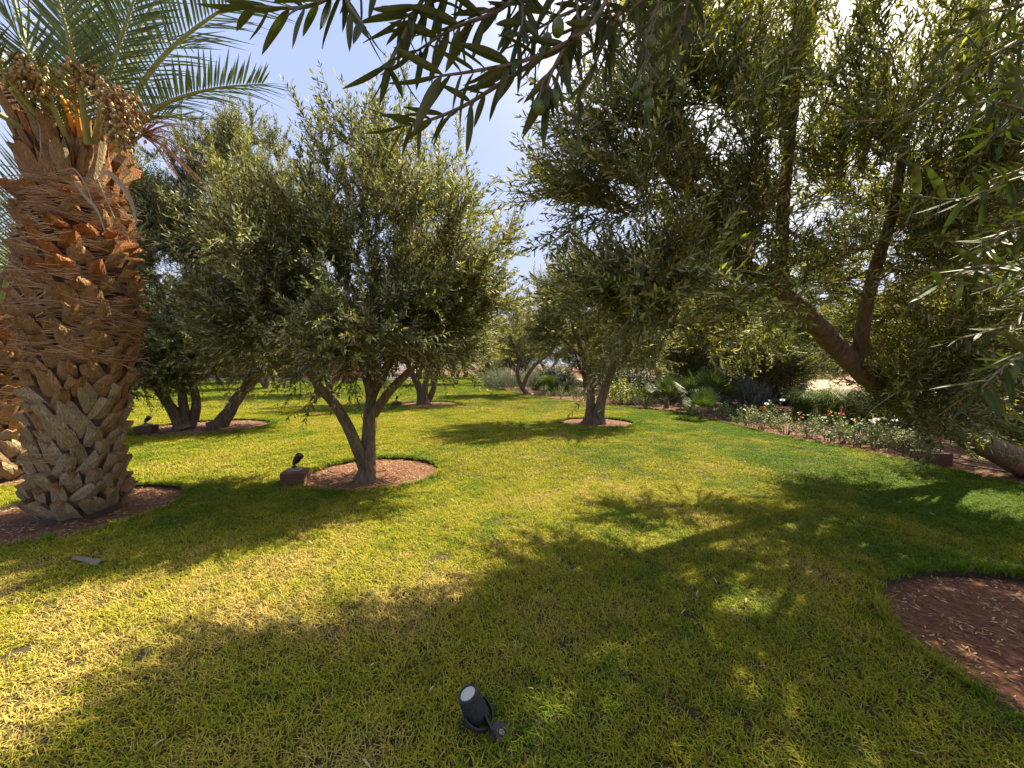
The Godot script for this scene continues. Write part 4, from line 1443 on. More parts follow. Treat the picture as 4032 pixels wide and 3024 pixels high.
# ------------------------------------------------------------------ background
func background_trees() -> void:
	# two kinds grown once, then set out behind the lawn and the bed
	var a := olive("olive_tree", "tall pale olive tree rising over the far end of the lawn", "background olive trees", Vector3(-1.5, 0, -44), 71, [
		[[Vector3(-1.5, -0.1, -44), Vector3(-1.6, 0.8, -44), Vector3(-2.2, 1.8, -44.1), Vector3(-2.6, 3.0, -44)], 0.24, 0.08, true],
		[[Vector3(-1.4, 0.3, -44), Vector3(-1.0, 1.1, -43.9), Vector3(-0.4, 2.0, -43.8), Vector3(0.1, 3.2, -43.8)], 0.2, 0.07],
	], [
		[Vector3(-1.5, 3.9, -44), Vector3(2.3, 1.9, 2.2), 90],
		[Vector3(-0.2, 3.4, -43.6), Vector3(1.7, 1.5, 1.7), 50],
		[Vector3(-2.7, 3.2, -43.8), Vector3(1.6, 1.3, 1.6), 45],
		[Vector3(-1.4, 2.3, -43.4), Vector3(2.1, 0.7, 1.8), 35],
	], {"size": 1.55, "twigs": 4, "tone": Color(1.1, 1.1, 1.0)})
	var b := olive("shade_tree", "dark leafy tree standing in the bed behind the twin trunk olive", "dark trees behind the flower bed", Vector3(6.6, 0, -16.5), 72, [
		[[Vector3(6.6, -0.1, -16.5), Vector3(6.7, 0.9, -16.5), Vector3(6.5, 1.8, -16.6), Vector3(6.4, 3.2, -16.5)], 0.17, 0.07, true],
		[[Vector3(6.7, 0.8, -16.5), Vector3(7.3, 1.5, -16.4), Vector3(7.8, 2.6, -16.3)], 0.12, 0.05],
		[[Vector3(6.6, 0.6, -16.5), Vector3(6.0, 1.3, -16.3), Vector3(5.4, 2.3, -16.3)], 0.11, 0.05],
	], [
		[Vector3(6.6, 3.2, -16.5), Vector3(2.0, 1.6, 1.9), 90],
		[Vector3(7.7, 2.5, -16.2), Vector3(1.5, 1.1, 1.5), 45],
		[Vector3(5.5, 2.4, -16.2), Vector3(1.4, 1.1, 1.4), 45],
		[Vector3(6.6, 1.6, -16.0), Vector3(1.9, 0.6, 1.4), 36],
	], {"size": 1.3, "twigs": 5, "tone": Color(0.62, 0.66, 0.5)})
	b.position = Vector3(8.2, 0, -17.8)
	for s in [
		[Vector3(-5.836, 0, -29.28), 1.3, 0.75, "slim olive tree right behind the small bed on the far lawn"],
		[Vector3(-4.326, 0, -30.678), 2.9, 0.8, "olive tree by the dark hedge at the far right end of the lawn"],
		[Vector3(-15.335, 0, -24.764), 4.0, 0.85, "olive tree before the brown part of the wall, left of centre"],
		[Vector3(-21, 0, -33), 5.1, 1.0, "olive tree before the wall, seen between the left trunks"],
		[Vector3(-27, 0, -30), 0.6, 1.05, "olive tree at the far left, beyond the palm trunk"],
		[Vector3(-17, 0, -42), 2.2, 1.25, "olive tree rising behind the brown part of the wall"],
		[Vector3(-10, 0, -43), 3.3, 1.2, "olive tree rising behind the salmon part of the wall"],
		[Vector3(-30, 0, -44), 1.9, 1.5, "olive tree rising behind the far left end of the wall"],
		[Vector3(-5.5, 0, -47), 5.5, 1.2, "olive tree rising behind the pale steps"],
		[Vector3(3.5, 0, -40), 0.3, 1.1, "pale olive tree behind the grey shrubs at the bed tip"],
		[Vector3(9, 0, -36), 1.1, 1.2, "pale olive tree far behind the lime grass clump"],
		[Vector3(1, 0, -58), 2.0, 1.5, "farthest olive tree closing the gap at the end of the lawn"],
		[Vector3(17, 0, -46), 3.0, 1.3, "olive tree on the far side of the sandy yard, left end"],
		[Vector3(27, 0, -48), 4.4, 1.3, "olive tree on the far side of the sandy yard, middle"],
		[Vector3(37, 0, -47), 5.2, 1.35, "olive tree on the far side of the sandy yard, right end"],
		[Vector3(-14, 0, -13), 0.9, 0.95, "olive tree partly hidden behind the palm trunk"],
	]:
		copy_of(a, s[0], s[1], s[2], s[3], "background olive trees")
	for s in [
		[Vector3(9.4, 0, -15.0), 1.0, 0.9, "dark leafy tree behind the tall fan palm"],
		[Vector3(4.2, 0, -22.5), 2.2, 0.95, "dark leafy tree behind the lime grass clump"],
		[Vector3(0.6, 0, -30), 3.6, 0.9, "dark leafy tree behind the grey blue shrubs"],
		[Vector3(9.8, 0, -22), 5.0, 1.1, "dark leafy tree deep behind the bright yellow green shrub"],
		[Vector3(13.2, 0, -18.2), 0.4, 0.95, "dark leafy tree left of the opening to the sandy yard"],
		[Vector3(15.0, 0, -12.2), 1.8, 1.0, "dark leafy tree right of the opening, behind the big leaning trunk"],
		[Vector3(12.6, 0, -8.0), 4.2, 0.9, "dark leafy tree behind the lamp block at the right edge"],
		[Vector3(24.5, 0, -37), 2.6, 1.1, "dark tree on the sandy yard behind the small citrus tree"],
		[Vector3(33, 0, -36), 3.7, 1.1, "dark tree on the sandy yard behind the leaning trunk"],
		[Vector3(-1.7, 0, -33), 4.6, 0.55, "low dark tree at the far right corner of the lawn"],
		[Vector3(7.6, 0, -25), 0.9, 1.0, "dark leafy tree far behind the twin trunk olive"],
		[Vector3(14.5, 0, -25), 2.9, 1.05, "dark leafy tree far behind the tall fan palm"],
		[Vector3(12.5, 0, -31), 4.9, 1.2, "dark leafy tree far left of the sandy yard"],
		[Vector3(18.0, 0, -14.5), 5.9, 1.0, "dark leafy tree behind the leaning trunk, next to the opening"],
		[Vector3(22.0, 0, -20), 0.2, 1.2, "dark leafy tree on the right of the sandy yard"],
		[Vector3(30.0, 0, -26), 1.2, 1.3, "dark leafy tree at the far right of the sandy yard"],
		[Vector3(17.0, 0, -7.5), 2.4, 1.1, "dark leafy tree at the far right behind the lamp block"],
		[Vector3(8.6, 0, -13.4), 0.7, 0.85, "dark leafy tree rising beside the tall fan palm, over the lawn edge"],
		[Vector3(12.0, 0, -11.6), 3.9, 0.85, "dark leafy tree behind the four dark grass clumps"],
		[Vector3(10.0, 0, -7.6), 5.3, 0.85, "dark leafy tree behind the roses, right of the dark grass clumps"],
		[Vector3(11.2, 0, -5.2), 3.1, 0.85, "dark tree beside the leaning trunk at the right edge"],
	]:
		copy_of(b, s[0], s[1], s[2], s[3], "dark trees behind the flower bed")
	olive("citrus_tree", "small bright green citrus tree standing on the sandy yard", "", Vector3(23.878, 0, -32.215), 73, [
		[[Vector3(22.741, 0, -30.678), Vector3(23.335, 0.401, -31.5), Vector3(23.175, 0.767, -31.5), Vector3(23.231, 1.244, -31.5)], 0.1, 0.04, true],
	], [
		[Vector3(23.306, 1.207, -31.5), Vector3(1.0, 0.7, 1.0), 40],
	], {"size": 1.4, "tone": Color(1.1, 1.5, 0.6), "whips": 0.0})


# ------------------------------------------------------------------ plants of the flower bed
func spike_mesh(seed_: int, count: int, L: float, col: Color, leaf := 0.035, wide := 0.006) -> ArrayMesh:
	rng.seed = seed_
	var mb := MB.new()
	mb.tube([Vector3.ZERO, Vector3(0.004, L * 0.5, 0), Vector3(0, L, 0.004)], [0.003, 0.002, 0.001], 3, col.darkened(0.3))
	for k in count:
		var t := (k + 0.5) / count
		var a := k * 2.4
		var d := Vector3(cos(a) * 0.55, 0.85, sin(a) * 0.55).normalized()
		var s := rng.randf_range(0.75, 1.25)
		mb.leaf(Vector3(0, L * t, 0), d, (Vector3.UP - d * d.y).normalized() * 1.0, leaf, wide, Color(col.r * s, col.g * s, col.b * s))
	return mb.mesh()


func broad_mesh(seed_: int, count: int, L: float, leaf: float, col: Color) -> ArrayMesh:
	rng.seed = seed_
	var mb := MB.new()
	mb.tube([Vector3.ZERO, Vector3(0.008, L * 0.5, 0), Vector3(0, L, 0.006)], [0.003, 0.0025, 0.0015], 3, Color(0.14, 0.13, 0.05))
	for k in count:
		var t := (k + 0.7) / count
		var a := k * 2.4 + rng.randf() * 0.4
		var d := Vector3(cos(a), rng.randf_range(0.1, 0.7), sin(a)).normalized()
		var up := Vector3.UP + rv() * 0.35
		up = (up - d * up.dot(d)).normalized()
		var s := rng.randf_range(0.7, 1.3)
		var o := Vector3(0, L * t, 0)
		for q in 3:
			var dd := d.rotated(up, (q - 1) * 0.8)
			mb.leaf_hi(o + d * leaf * 0.4, dd, up, leaf * (1.0 if q == 1 else 0.8), leaf * 0.5, Color(col.r * s, col.g * s, col.b * s), rng.randf_range(-0.2, 0.1))
	return mb.mesh()


func bush(called: String, label: String, category: String, group: String, at: Vector3, size: Vector3, count: int, meshes: Array, m: Material, seed_: int, tall := 0.5) -> Node3D:
	rng.seed = seed_
	var t := thing(called, label, category, at, group)
	var st := MB.new()
	var where := []
	for k in meshes.size():
		where.append([])
	for k in 9:
		var a := rng.randf() * TAU
		var e := Vector3(cos(a) * size.x * rng.randf_range(0.2, 0.7), size.y * rng.randf_range(0.5, 0.8), sin(a) * size.z * rng.randf_range(0.2, 0.7))
		st.tube([Vector3(cos(a), -0.6, sin(a)) * 0.05, e * 0.5 + Vector3(0, size.y * 0.12, 0), e], [0.009, 0.006, 0.003], 4, Color(0.16, 0.12, 0.07))
	part("stems", st.mesh(), M.litter, t)
	for k in count:
		var d := rv()
		d.y = absf(d.y)
		var p := d * pow(rng.randf(), 0.35) * size * (0.9 + 0.25 * fn.get_noise_3d(d.x * 2.0 + seed_, d.y * 2.0, d.z * 2.0))
		var dir := (d * 0.7 + Vector3.UP * tall + rv() * 0.4).normalized()
		where[rng.randi() % meshes.size()].append(Transform3D(along(dir, rng.randf() * TAU, Vector3.ONE * rng.randf_range(0.7, 1.25)), p * 0.9))
	for k in meshes.size():
		multi("foliage", meshes[k], m, where[k], PackedColorArray(), t)
	return t


func grass_clump(label: String, at: Vector3, h: float, spread: float, count: int, col: Color, seed_: int, group := "") -> void:
	rng.seed = seed_
	var t := thing("ornamental_grass", label, "grass clump", at, group)
	var mb := MB.new()
	for k in count:
		var a := rng.randf() * TAU
		var d := Vector3(cos(a), 0, sin(a))
		var o := Vector3(rng.randfn(), 0, rng.randfn()) * spread * 0.16
		var L := h * rng.randf_range(0.7, 1.1)
		var out_ := spread * rng.randf_range(0.15, 1.0)
		var s := d.cross(Vector3.UP) * 0.004 * maxf(1.0, h)
		var p := [o, o + Vector3(0, L * 0.55, 0) + d * out_ * 0.25, o + Vector3(0, L * 0.92, 0) + d * out_ * 0.65, o + Vector3(0, L * rng.randf_range(0.75, 1.0), 0) + d * out_ * 1.1]
		var q := rng.randf_range(0.6, 1.35)
		var c := Color(col.r * q, col.g * q, col.b * q)
		for j in 3:
			var w := 1.0 - j * 0.28
			mb.quad(p[j] - s * w, p[j] + s * w, p[j + 1] + s * (w - 0.28), p[j + 1] - s * (w - 0.28), c)
	var f := part("blades", mb.mesh(), M.plant, t)
	f.set_meta("kind", "stuff")


func fan_palm(label: String, at: Vector3, size: float, count: int, seed_: int) -> void:
	rng.seed = seed_
	var t := thing("fan_palm", label, "fan palm", at, "fan palms in the flower bed")
	var core := MB.new()
	core.tube([Vector3(0, -0.08, 0), Vector3(0, 0.1 * size, 0), Vector3(0.01, 0.3 * size, 0)], [0.09 * size, 0.08 * size, 0.03 * size], 9, Color(0.14, 0.1, 0.06), fn, 0.3)
	part("trunk", core.mesh(), M.litter, t)
	for k in count:
		var a := TAU * k * 0.618
		var el := lerpf(1.35, 0.35, float(k) / count)
		var d := Vector3(sin(a) * cos(el), sin(el), cos(a) * cos(el))
		var L := size * rng.randf_range(0.45, 0.7)
		var e := Vector3(0, 0.2 * size, 0) + d * L
		var mb := MB.new()
		mb.tube([Vector3(0, 0.2 * size, 0), Vector3(0, 0.22 * size, 0) + d * L * 0.5, e], [0.008, 0.006, 0.005], 4, Color(0.12, 0.15, 0.05))
		var side := d.cross(Vector3.UP).normalized()
		var up := side.cross(d).normalized()
		for j in 17:
			var q := lerpf(-1.9, 1.9, j / 16.0)
			var dd := (d * cos(q) + side * sin(q) + up * 0.12 * cos(q * 2.0)).normalized()
			var col := Color(0.06, 0.085, 0.03)
			var s := rng.randf_range(0.8, 1.2)
			mb.leaf_hi(e, dd, up, size * 0.46 * (1.0 - 0.1 * absf(q)), size * 0.045, Color(col.r * s, col.g * s, col.b * s), -0.12)
		part("leaf", mb.mesh(), M.plant, t)


func flower_mesh(seed_: int) -> ArrayMesh:
	rng.seed = seed_
	var mb := MB.new()
	for ring in 3:
		for k in 5 + ring:
			var a := TAU * k / (5.0 + ring) + ring * 0.5
			var d := Vector3(cos(a), lerpf(1.6, 0.35, ring / 2.0), sin(a)).normalized()
			var up := (Vector3.UP - d * d.y).normalized()
			mb.leaf_hi(Vector3.ZERO, d, up, 0.022 + 0.009 * ring, 0.03 + 0.004 * ring, Color(1, 1, 1).darkened(rng.randf() * 0.15), 0.25)
	return mb.mesh()


func bed_plants() -> void:
	var grey := [spike_mesh(501, 34, 0.6, Color(0.15, 0.17, 0.135), 0.075, 0.014), spike_mesh(502, 30, 0.5, Color(0.18, 0.2, 0.17), 0.07, 0.013)]
	var k := 0
	for s in [
		[Vector3(-0.931, 0, -25.758), Vector3(1.0, 1.05, 0.9), "grey blue shrub nearest the lawn at the tip of the bed"],
		[Vector3(-0.028, 0, -23.844), Vector3(1.0, 1.1, 0.9), "grey blue shrub left of the twisted olive stems"],
		[Vector3(1.322, 0, -25.758), Vector3(0.9, 0.95, 0.9), "grey blue shrub behind the twisted olive stems"],
		[Vector3(-2.562, 0, -37.913), Vector3(1.2, 1.1, 1.0), "low dark green hedge shrub at the far corner of the lawn"],
		[Vector3(7.453, 0.052, -12.4) * Vector3(1, 0, 1), Vector3(0.5, 0.65, 0.5), "silvery grey shrub between the fan palm and the dark grass clumps"],
	]:
		bush("grey_shrub", s[2], "shrub", "grey shrubs in the flower bed", s[0], s[1], 420, grey, M.plant, 510 + k, 0.9)
		k += 1
	grass_clump("rounded lime green grass clump beside the twisted olive stems", Vector3(1.914, 0, -20.758), 0.95, 0.75, 2200, Color(0.2, 0.27, 0.035), 521, "grass clumps in the flower bed")
	k = 0
	for s in [[Vector3(8.074, 0, -10.966), 0.8], [Vector3(8.284, 0, -10.343), 0.9], [Vector3(8.798, 0, -10.097), 0.9], [Vector3(8.758, 0, -9.355), 0.8]]:
		grass_clump(["leftmost of four dark green grass clumps behind the roses", "second from left of four dark green grass clumps behind the roses", "third from left of four dark green grass clumps behind the roses", "rightmost of four dark green grass clumps, beside the leaning trunk"][k],
			s[0], s[1], 0.62, 1500, Color(0.1, 0.15, 0.03), 530 + k, "grass clumps in the flower bed")
		k += 1
	var lime := [broad_mesh(541, 9, 0.3, 0.055, Color(0.3, 0.3, 0.04)), broad_mesh(542, 8, 0.26, 0.05, Color(0.26, 0.29, 0.04))]
	bush("lime_shrub", "bright yellow green shrub seen between and right of the twin trunks", "shrub", "", Vector3(4.273, 0, -15.303), Vector3(1.15, 0.85, 0.7), 260, lime, M.plant, 543, 0.4)
	bush("lime_shrub", "bright green shrub glimpsed behind the leaning trunk at the right edge", "shrub", "", Vector3(9.2, -0.05, -6.6), Vector3(0.7, 0.9, 0.6), 160, lime, M.plant, 544, 0.4)
	var dark := [broad_mesh(545, 9, 0.28, 0.05, Color(0.06, 0.085, 0.025)), broad_mesh(546, 8, 0.24, 0.045, Color(0.075, 0.1, 0.03))]
	k = 0
	for s in [
		[Vector3(2.792, 0, -20.107), Vector3(0.9, 0.9, 0.7), "dark green shrub between the lime grass clump and the twin trunks"],
		[Vector3(6.27, 0, -16.071), Vector3(1.1, 1.0, 0.8), "dark green shrub left of the tall fan palm"],
		[Vector3(7.901, 0, -13.966), Vector3(1.0, 1.1, 0.8), "dark green shrub right of the tall fan palm"],
		[Vector3(10.212, 0, -16.071), Vector3(1.1, 0.9, 0.8), "dark green shrub in front of the sandy yard"],
		[Vector3(9.581, 0, -9.355), Vector3(0.9, 0.7, 0.7), "dark green shrub behind the roses under the leaning trunk"],
		[Vector3(9.699, 0, -8.154), Vector3(0.9, 0.8, 0.7), "dark green shrub behind the lamp block at the right edge"],
	]:
		bush("dark_shrub", s[2], "shrub", "dark shrubs in the flower bed", s[0], s[1], 240, dark, M.plant, 550 + k, 0.3)
		k += 1
	var hedge := [broad_mesh(547, 11, 0.5, 0.085, Color(0.05, 0.07, 0.022)), broad_mesh(548, 10, 0.45, 0.08, Color(0.065, 0.085, 0.028))]
	k = 0
	for s in [
		[Vector3(3.0, -0.05, -30), Vector3(2.2, 1.7, 1.2), "tall dark hedge bush behind the grey blue shrubs"],
		[Vector3(7.0, -0.05, -28), Vector3(2.4, 1.8, 1.2), "tall dark hedge bush behind the lime grass clump"],
		[Vector3(11.0, -0.05, -26), Vector3(2.4, 1.8, 1.2), "tall dark hedge bush behind the bright yellow green shrub"],
		[Vector3(12.0, -0.05, -20.5), Vector3(1.8, 1.3, 1.0), "tall dark hedge bush behind the tall fan palm"],
		[Vector3(9.0, -0.05, -18.5), Vector3(1.8, 1.3, 1.0), "tall dark hedge bush right of the twin trunks"],
		[Vector3(6.0, -0.05, -19.5), Vector3(1.7, 1.2, 1.0), "tall dark hedge bush behind the bright yellow green shrub, nearest the twin trunks"],
		[Vector3(8.2, -0.05, -15.0), Vector3(1.3, 1.0, 0.9), "tall dark hedge bush between the twin trunks and the tall fan palm"],
		[Vector3(10.6, -0.05, -15.6), Vector3(1.4, 1.1, 0.9), "tall dark hedge bush right of the tall fan palm"],
		[Vector3(2.6, -0.05, -24), Vector3(1.5, 1.2, 0.9), "tall dark hedge bush right behind the lime grass clump"],
		[Vector3(17.5, -0.05, -13.5), Vector3(2.0, 1.7, 1.2), "tall dark hedge bush right of the opening to the yard"],
		[Vector3(14.5, -0.05, -9.5), Vector3(2.0, 1.7, 1.2), "tall dark hedge bush behind the leaning trunk"],
		[Vector3(12.0, -0.05, -6.4), Vector3(1.6, 1.5, 1.2), "tall dark hedge bush at the right edge of the picture"],
	]:
		var hb := bush("hedge_bush", s[2], "hedge", "hedge bushes behind the flower bed", s[0], s[1], 520, hedge, M.plant, 555 + k, 0.3)
		k += 1
	fan_palm("tall dark fan palm rising behind the pink roses", Vector3(6.316, 0, -12.589), 1.25, 17, 561)
	fan_palm("low fan palm at the lawn edge left of the pink roses", Vector3(5.25, 0, -10.966), 0.75, 12, 562)
	fan_palm("small dark fan palm beside the bright yellow green shrub", Vector3(5.452, 0, -13.966), 1.0, 12, 563)
	# small edging plants towards the tip of the bed
	var edge := [broad_mesh(571, 7, 0.2, 0.035, Color(0.16, 0.2, 0.06)), spike_mesh(572, 18, 0.3, Color(0.2, 0.24, 0.1))]
	k = 0
	for x in [Vector3(0.215, 0, -20.428), Vector3(1.266, 0, -18.378), Vector3(1.908, 0, -17.38), Vector3(2.426, 0, -16.485), Vector3(2.797, 0, -16.071), Vector3(4.364, 0, -13.381), Vector3(5.249, 0, -11.998)]:
		bush("edging_plant", ["small edging plant at the very tip of the bed", "edging plant left of the lime grass clump", "edging plant below the lime grass clump", "upright pale edging plant left of the twin trunks", "edging plant just left of the twin trunks",
			"edging plant right of the twin trunks at the lawn edge", "edging plant left of the low fan palm"][k], "plant", "edging plants along the bed", x + Vector3(0.25, 0, -0.3), Vector3(0.4, 0.5, 0.35), 70, edge, M.plant, 575 + k, 0.8)
		k += 1
	# roses
	var rose := [broad_mesh(581, 7, 0.2, 0.036, Color(0.13, 0.17, 0.05)), broad_mesh(582, 6, 0.17, 0.032, Color(0.2, 0.24, 0.08)), broad_mesh(583, 6, 0.17, 0.034, Color(0.09, 0.12, 0.05))]
	var fl := [flower_mesh(591), flower_mesh(592)]
	var tones := {"pink": Color(0.75, 0.3, 0.3), "white": Color(0.8, 0.78, 0.72), "red": Color(0.62, 0.03, 0.04), "orange": Color(0.75, 0.22, 0.06)}
	for q in tones:
		mat("petal_" + q, tones[q], 0.6)
	k = 0
	for s in [
		[Vector3(5.827, 0, -10.966), 0.45, "pink", 4, "rose bush with pink blooms right of the low fan palm"],
		[Vector3(5.822, 0, -9.862), 0.4, "white", 3, "low rose bush with white blooms under the silvery shrub"],
		[Vector3(5.728, 0, -9.153), 0.45, "orange", 3, "rose bush with orange red blooms at the lawn edge"],
		[Vector3(6.265, 0, -9.566), 0.55, "white", 3, "taller pale leaved rose bush with white blooms"],
		[Vector3(5.897, 0, -8.538), 0.4, "orange", 2, "spreading low rose bush left of the gap in the roses"],
		[Vector3(6.112, 0, -8.154), 0.42, "white", 3, "rose bush with two white blooms in front of the leftmost dark grass clump"],
		[Vector3(6.218, 0, -7.803), 0.5, "red", 3, "rose bush with a large red bloom in front of the dark grass"],
		[Vector3(6.263, 0, -7.525), 0.38, "pink", 1, "low rose bush right of the large red bloom"],
		[Vector3(6.312, 0, -7.224), 0.45, "white", 3, "rose bush with small white blooms at the middle of the row"],
		[Vector3(6.469, 0, -7.024), 0.45, "white", 3, "pale leaved rose bush left of the tallest rose"],
		[Vector3(7.155, 0, -7.35), 0.7, "red", 2, "tallest rose bush with a red bloom left of the lamp block"],
		[Vector3(6.611, 0, -6.585), 0.4, "orange", 2, "low rose bush nearest the lamp block"],
		[Vector3(6.557, 0, -11.459), 0.4, "pink", 2, "rose bush with faint pink blooms under the tall fan palm"],
	]:
		var at: Vector3 = s[0]
		var t := bush("rose_bush", s[4], "rose bush", "rose bushes along the bed edge", at + Vector3(0.12, 0, -0.12), Vector3(0.36, s[1], 0.32), 60, rose, M.plant, 600 + k, 0.6)
		for j in s[3]:
			var a := rng.randf() * TAU
			var p := Vector3(cos(a) * 0.22, s[1] * rng.randf_range(0.9, 1.15), sin(a) * 0.15 + 0.1)
			var st := MB.new()
			st.tube([Vector3(p.x * 0.4, s[1] * 0.4, p.z * 0.4), p * Vector3(0.8, 0.8, 0.8), p], [0.003, 0.0025, 0.002], 4, Color(0.12, 0.15, 0.05))
			part("flower_stem", st.mesh(), M.litter, t)
			part("flower", fl[j % 2], M["petal_" + s[2]], t, Transform3D(Basis(rv(), 0.5) * Basis.from_scale(Vector3.ONE * rng.randf_range(1.0, 1.7)), p))
		k += 1
	# drip line
	rng.seed = 640
	for s in [[[Vector3(6.75, 0.0, -8.2), Vector3(6.9, 0.015, -7.0), Vector3(6.75, 0.01, -6.0), Vector3(7.0, 0.02, -5.0), Vector3(6.9, 0.01, -4.0)], "black drip hose lying on the soil left of the lamp block"],
			[[Vector3(7.2, 0.01, -7.4), Vector3(7.05, 0.02, -6.2), Vector3(7.35, 0.02, -5.2), Vector3(7.3, 0.01, -4.2)], "black drip hose lying on the soil behind the lamp block"]]:
		var mb := MB.new()
		var path := smooth(s[0], 8)
		mb.tube(path, taper(path.size(), 0.009, 0.009), 7, Color.WHITE)
		var o := part("drip_hose", mb.mesh(), M.pipe, self)
		o.name = numbered("drip_hose")
		o.set_meta("label", s[1])
		o.set_meta("category", "hose")
		o.set_meta("group", "drip hoses")


# ------------------------------------------------------------------ wall, lamps, small things
func garden_wall() -> void:
	var z := -38.2
	var t := thing("garden_wall", "long low salmon and brown rendered wall behind the far lawn", "wall", Vector3(-20, 0, z))
	var brown := mat("brown_render", Color(0.3, 0.12, 0.07), 0.9, false)
	brown.albedo_texture = M.terracotta.albedo_texture
	brown.uv1_triplanar = true
	var a := MB.new()
	a.box(Vector3(-8.2, 1.2, 0), Vector3(14.6, 2.5, 0.35), Color.WHITE, 0.02)
	part("brown_panel", a.mesh(), brown, t)
	var b := MB.new()
	b.box(Vector3(3.1, 1.2, 0.05), Vector3(7.9, 2.5, 0.4), Color.WHITE, 0.02)
	part("salmon_panel", b.mesh(), M.terracotta, t)
	var d := MB.new()
	d.box(Vector3(-4.2, 0.11, 0.55), Vector3(22.8, 0.22, 0.6), Color.WHITE, 0.02)
	part("plinth", d.mesh(), M.pale_stone, t)
	var e := MB.new()
	e.box(Vector3(-4.2, 2.53, 0.02), Vector3(22.9, 0.12, 0.6), Color.WHITE, 0.02)
	part("coping", e.mesh(), M.pale_stone, t)
	var s := thing("stone_steps", "pale stone steps with a white slatted railing beside the salmon wall", "steps", Vector3(-11.2, 0, z))
	for k in 4:
		var m := MB.new()
		m.box(Vector3(0, 0.08 + k * 0.16, 0.9 - k * 0.32), Vector3(3.6, 0.155, 0.34 + 0.02 * k), Color.WHITE, 0.012)
		part("step", m.mesh(), M.pale_stone, s)
	var wm := mat("white_paint", Color(0.72, 0.7, 0.66), 0.6, false)
	for x in [-1.9, 1.9]:
		var m := MB.new()
		m.box(Vector3(x, 0.7, 0.3), Vector3(0.18, 1.4, 0.18), Color.WHITE, 0.01)
		part("post", m.mesh(), wm, s)
	for k in 5:
		var m := MB.new()
		m.box(Vector3(0, 0.75 + k * 0.14, -0.35), Vector3(3.7, 0.06, 0.04), Color.WHITE, 0.006)
		part("rail", m.mesh(), wm, s)


func spot(parent: Node3D, at: Vector3, yaw: float, tilt: float) -> void:
	# black garden spotlight on a small foot: base disc, stem, yoke, ribbed head with lens
	var root := Transform3D(Basis(Vector3.UP, yaw), at)
	var f := MB.new()
	f.lathe([[0.0, 0.0], [0.03, 0.0], [0.03, 0.012], [0.012, 0.02], [0.011, 0.055], [0.0, 0.06]], 14, Color.WHITE, root)
	part("foot", f.mesh(), M.lamp_black, parent)
	var hinge := root * Vector3(0, 0.055, 0)
	var hb := Basis(Vector3.UP, yaw) * Basis(Vector3(0, 0, 1), -tilt)
	var h := Transform3D(hb, hinge)
	var y := MB.new()
	y.tube([h * Vector3(0, -0.012, -0.03), h * Vector3(0, -0.012, 0.03)], [0.012, 0.012], 10, Color.WHITE, null, 0.0, true)
	part("hinge", y.mesh(), M.lamp_black, parent)
	var m := MB.new()
	m.lathe([[0.0, -0.012], [0.022, -0.008], [0.03, 0.02], [0.033, 0.075], [0.046, 0.085], [0.047, 0.128], [0.043, 0.13], [0.041, 0.112], [0.0, 0.111]], 18, Color.WHITE, h)
	for k in 9:
		var a := TAU * k / 9.0
		m.box(h * Vector3(cos(a) * 0.035, 0.045, sin(a) * 0.035), Vector3(0.012, 0.055, 0.004), Color.WHITE, 0.0, hb * Basis(Vector3.UP, -a))
	part("head", m.mesh(), M.lamp_black, parent)
	var l := MB.new()
	l.lathe([[0.04, 0.1135], [0.03, 0.1155], [0.0, 0.1165]], 16, Color.WHITE, h)
	part("lens", l.mesh(), M.lamp_lens, parent)


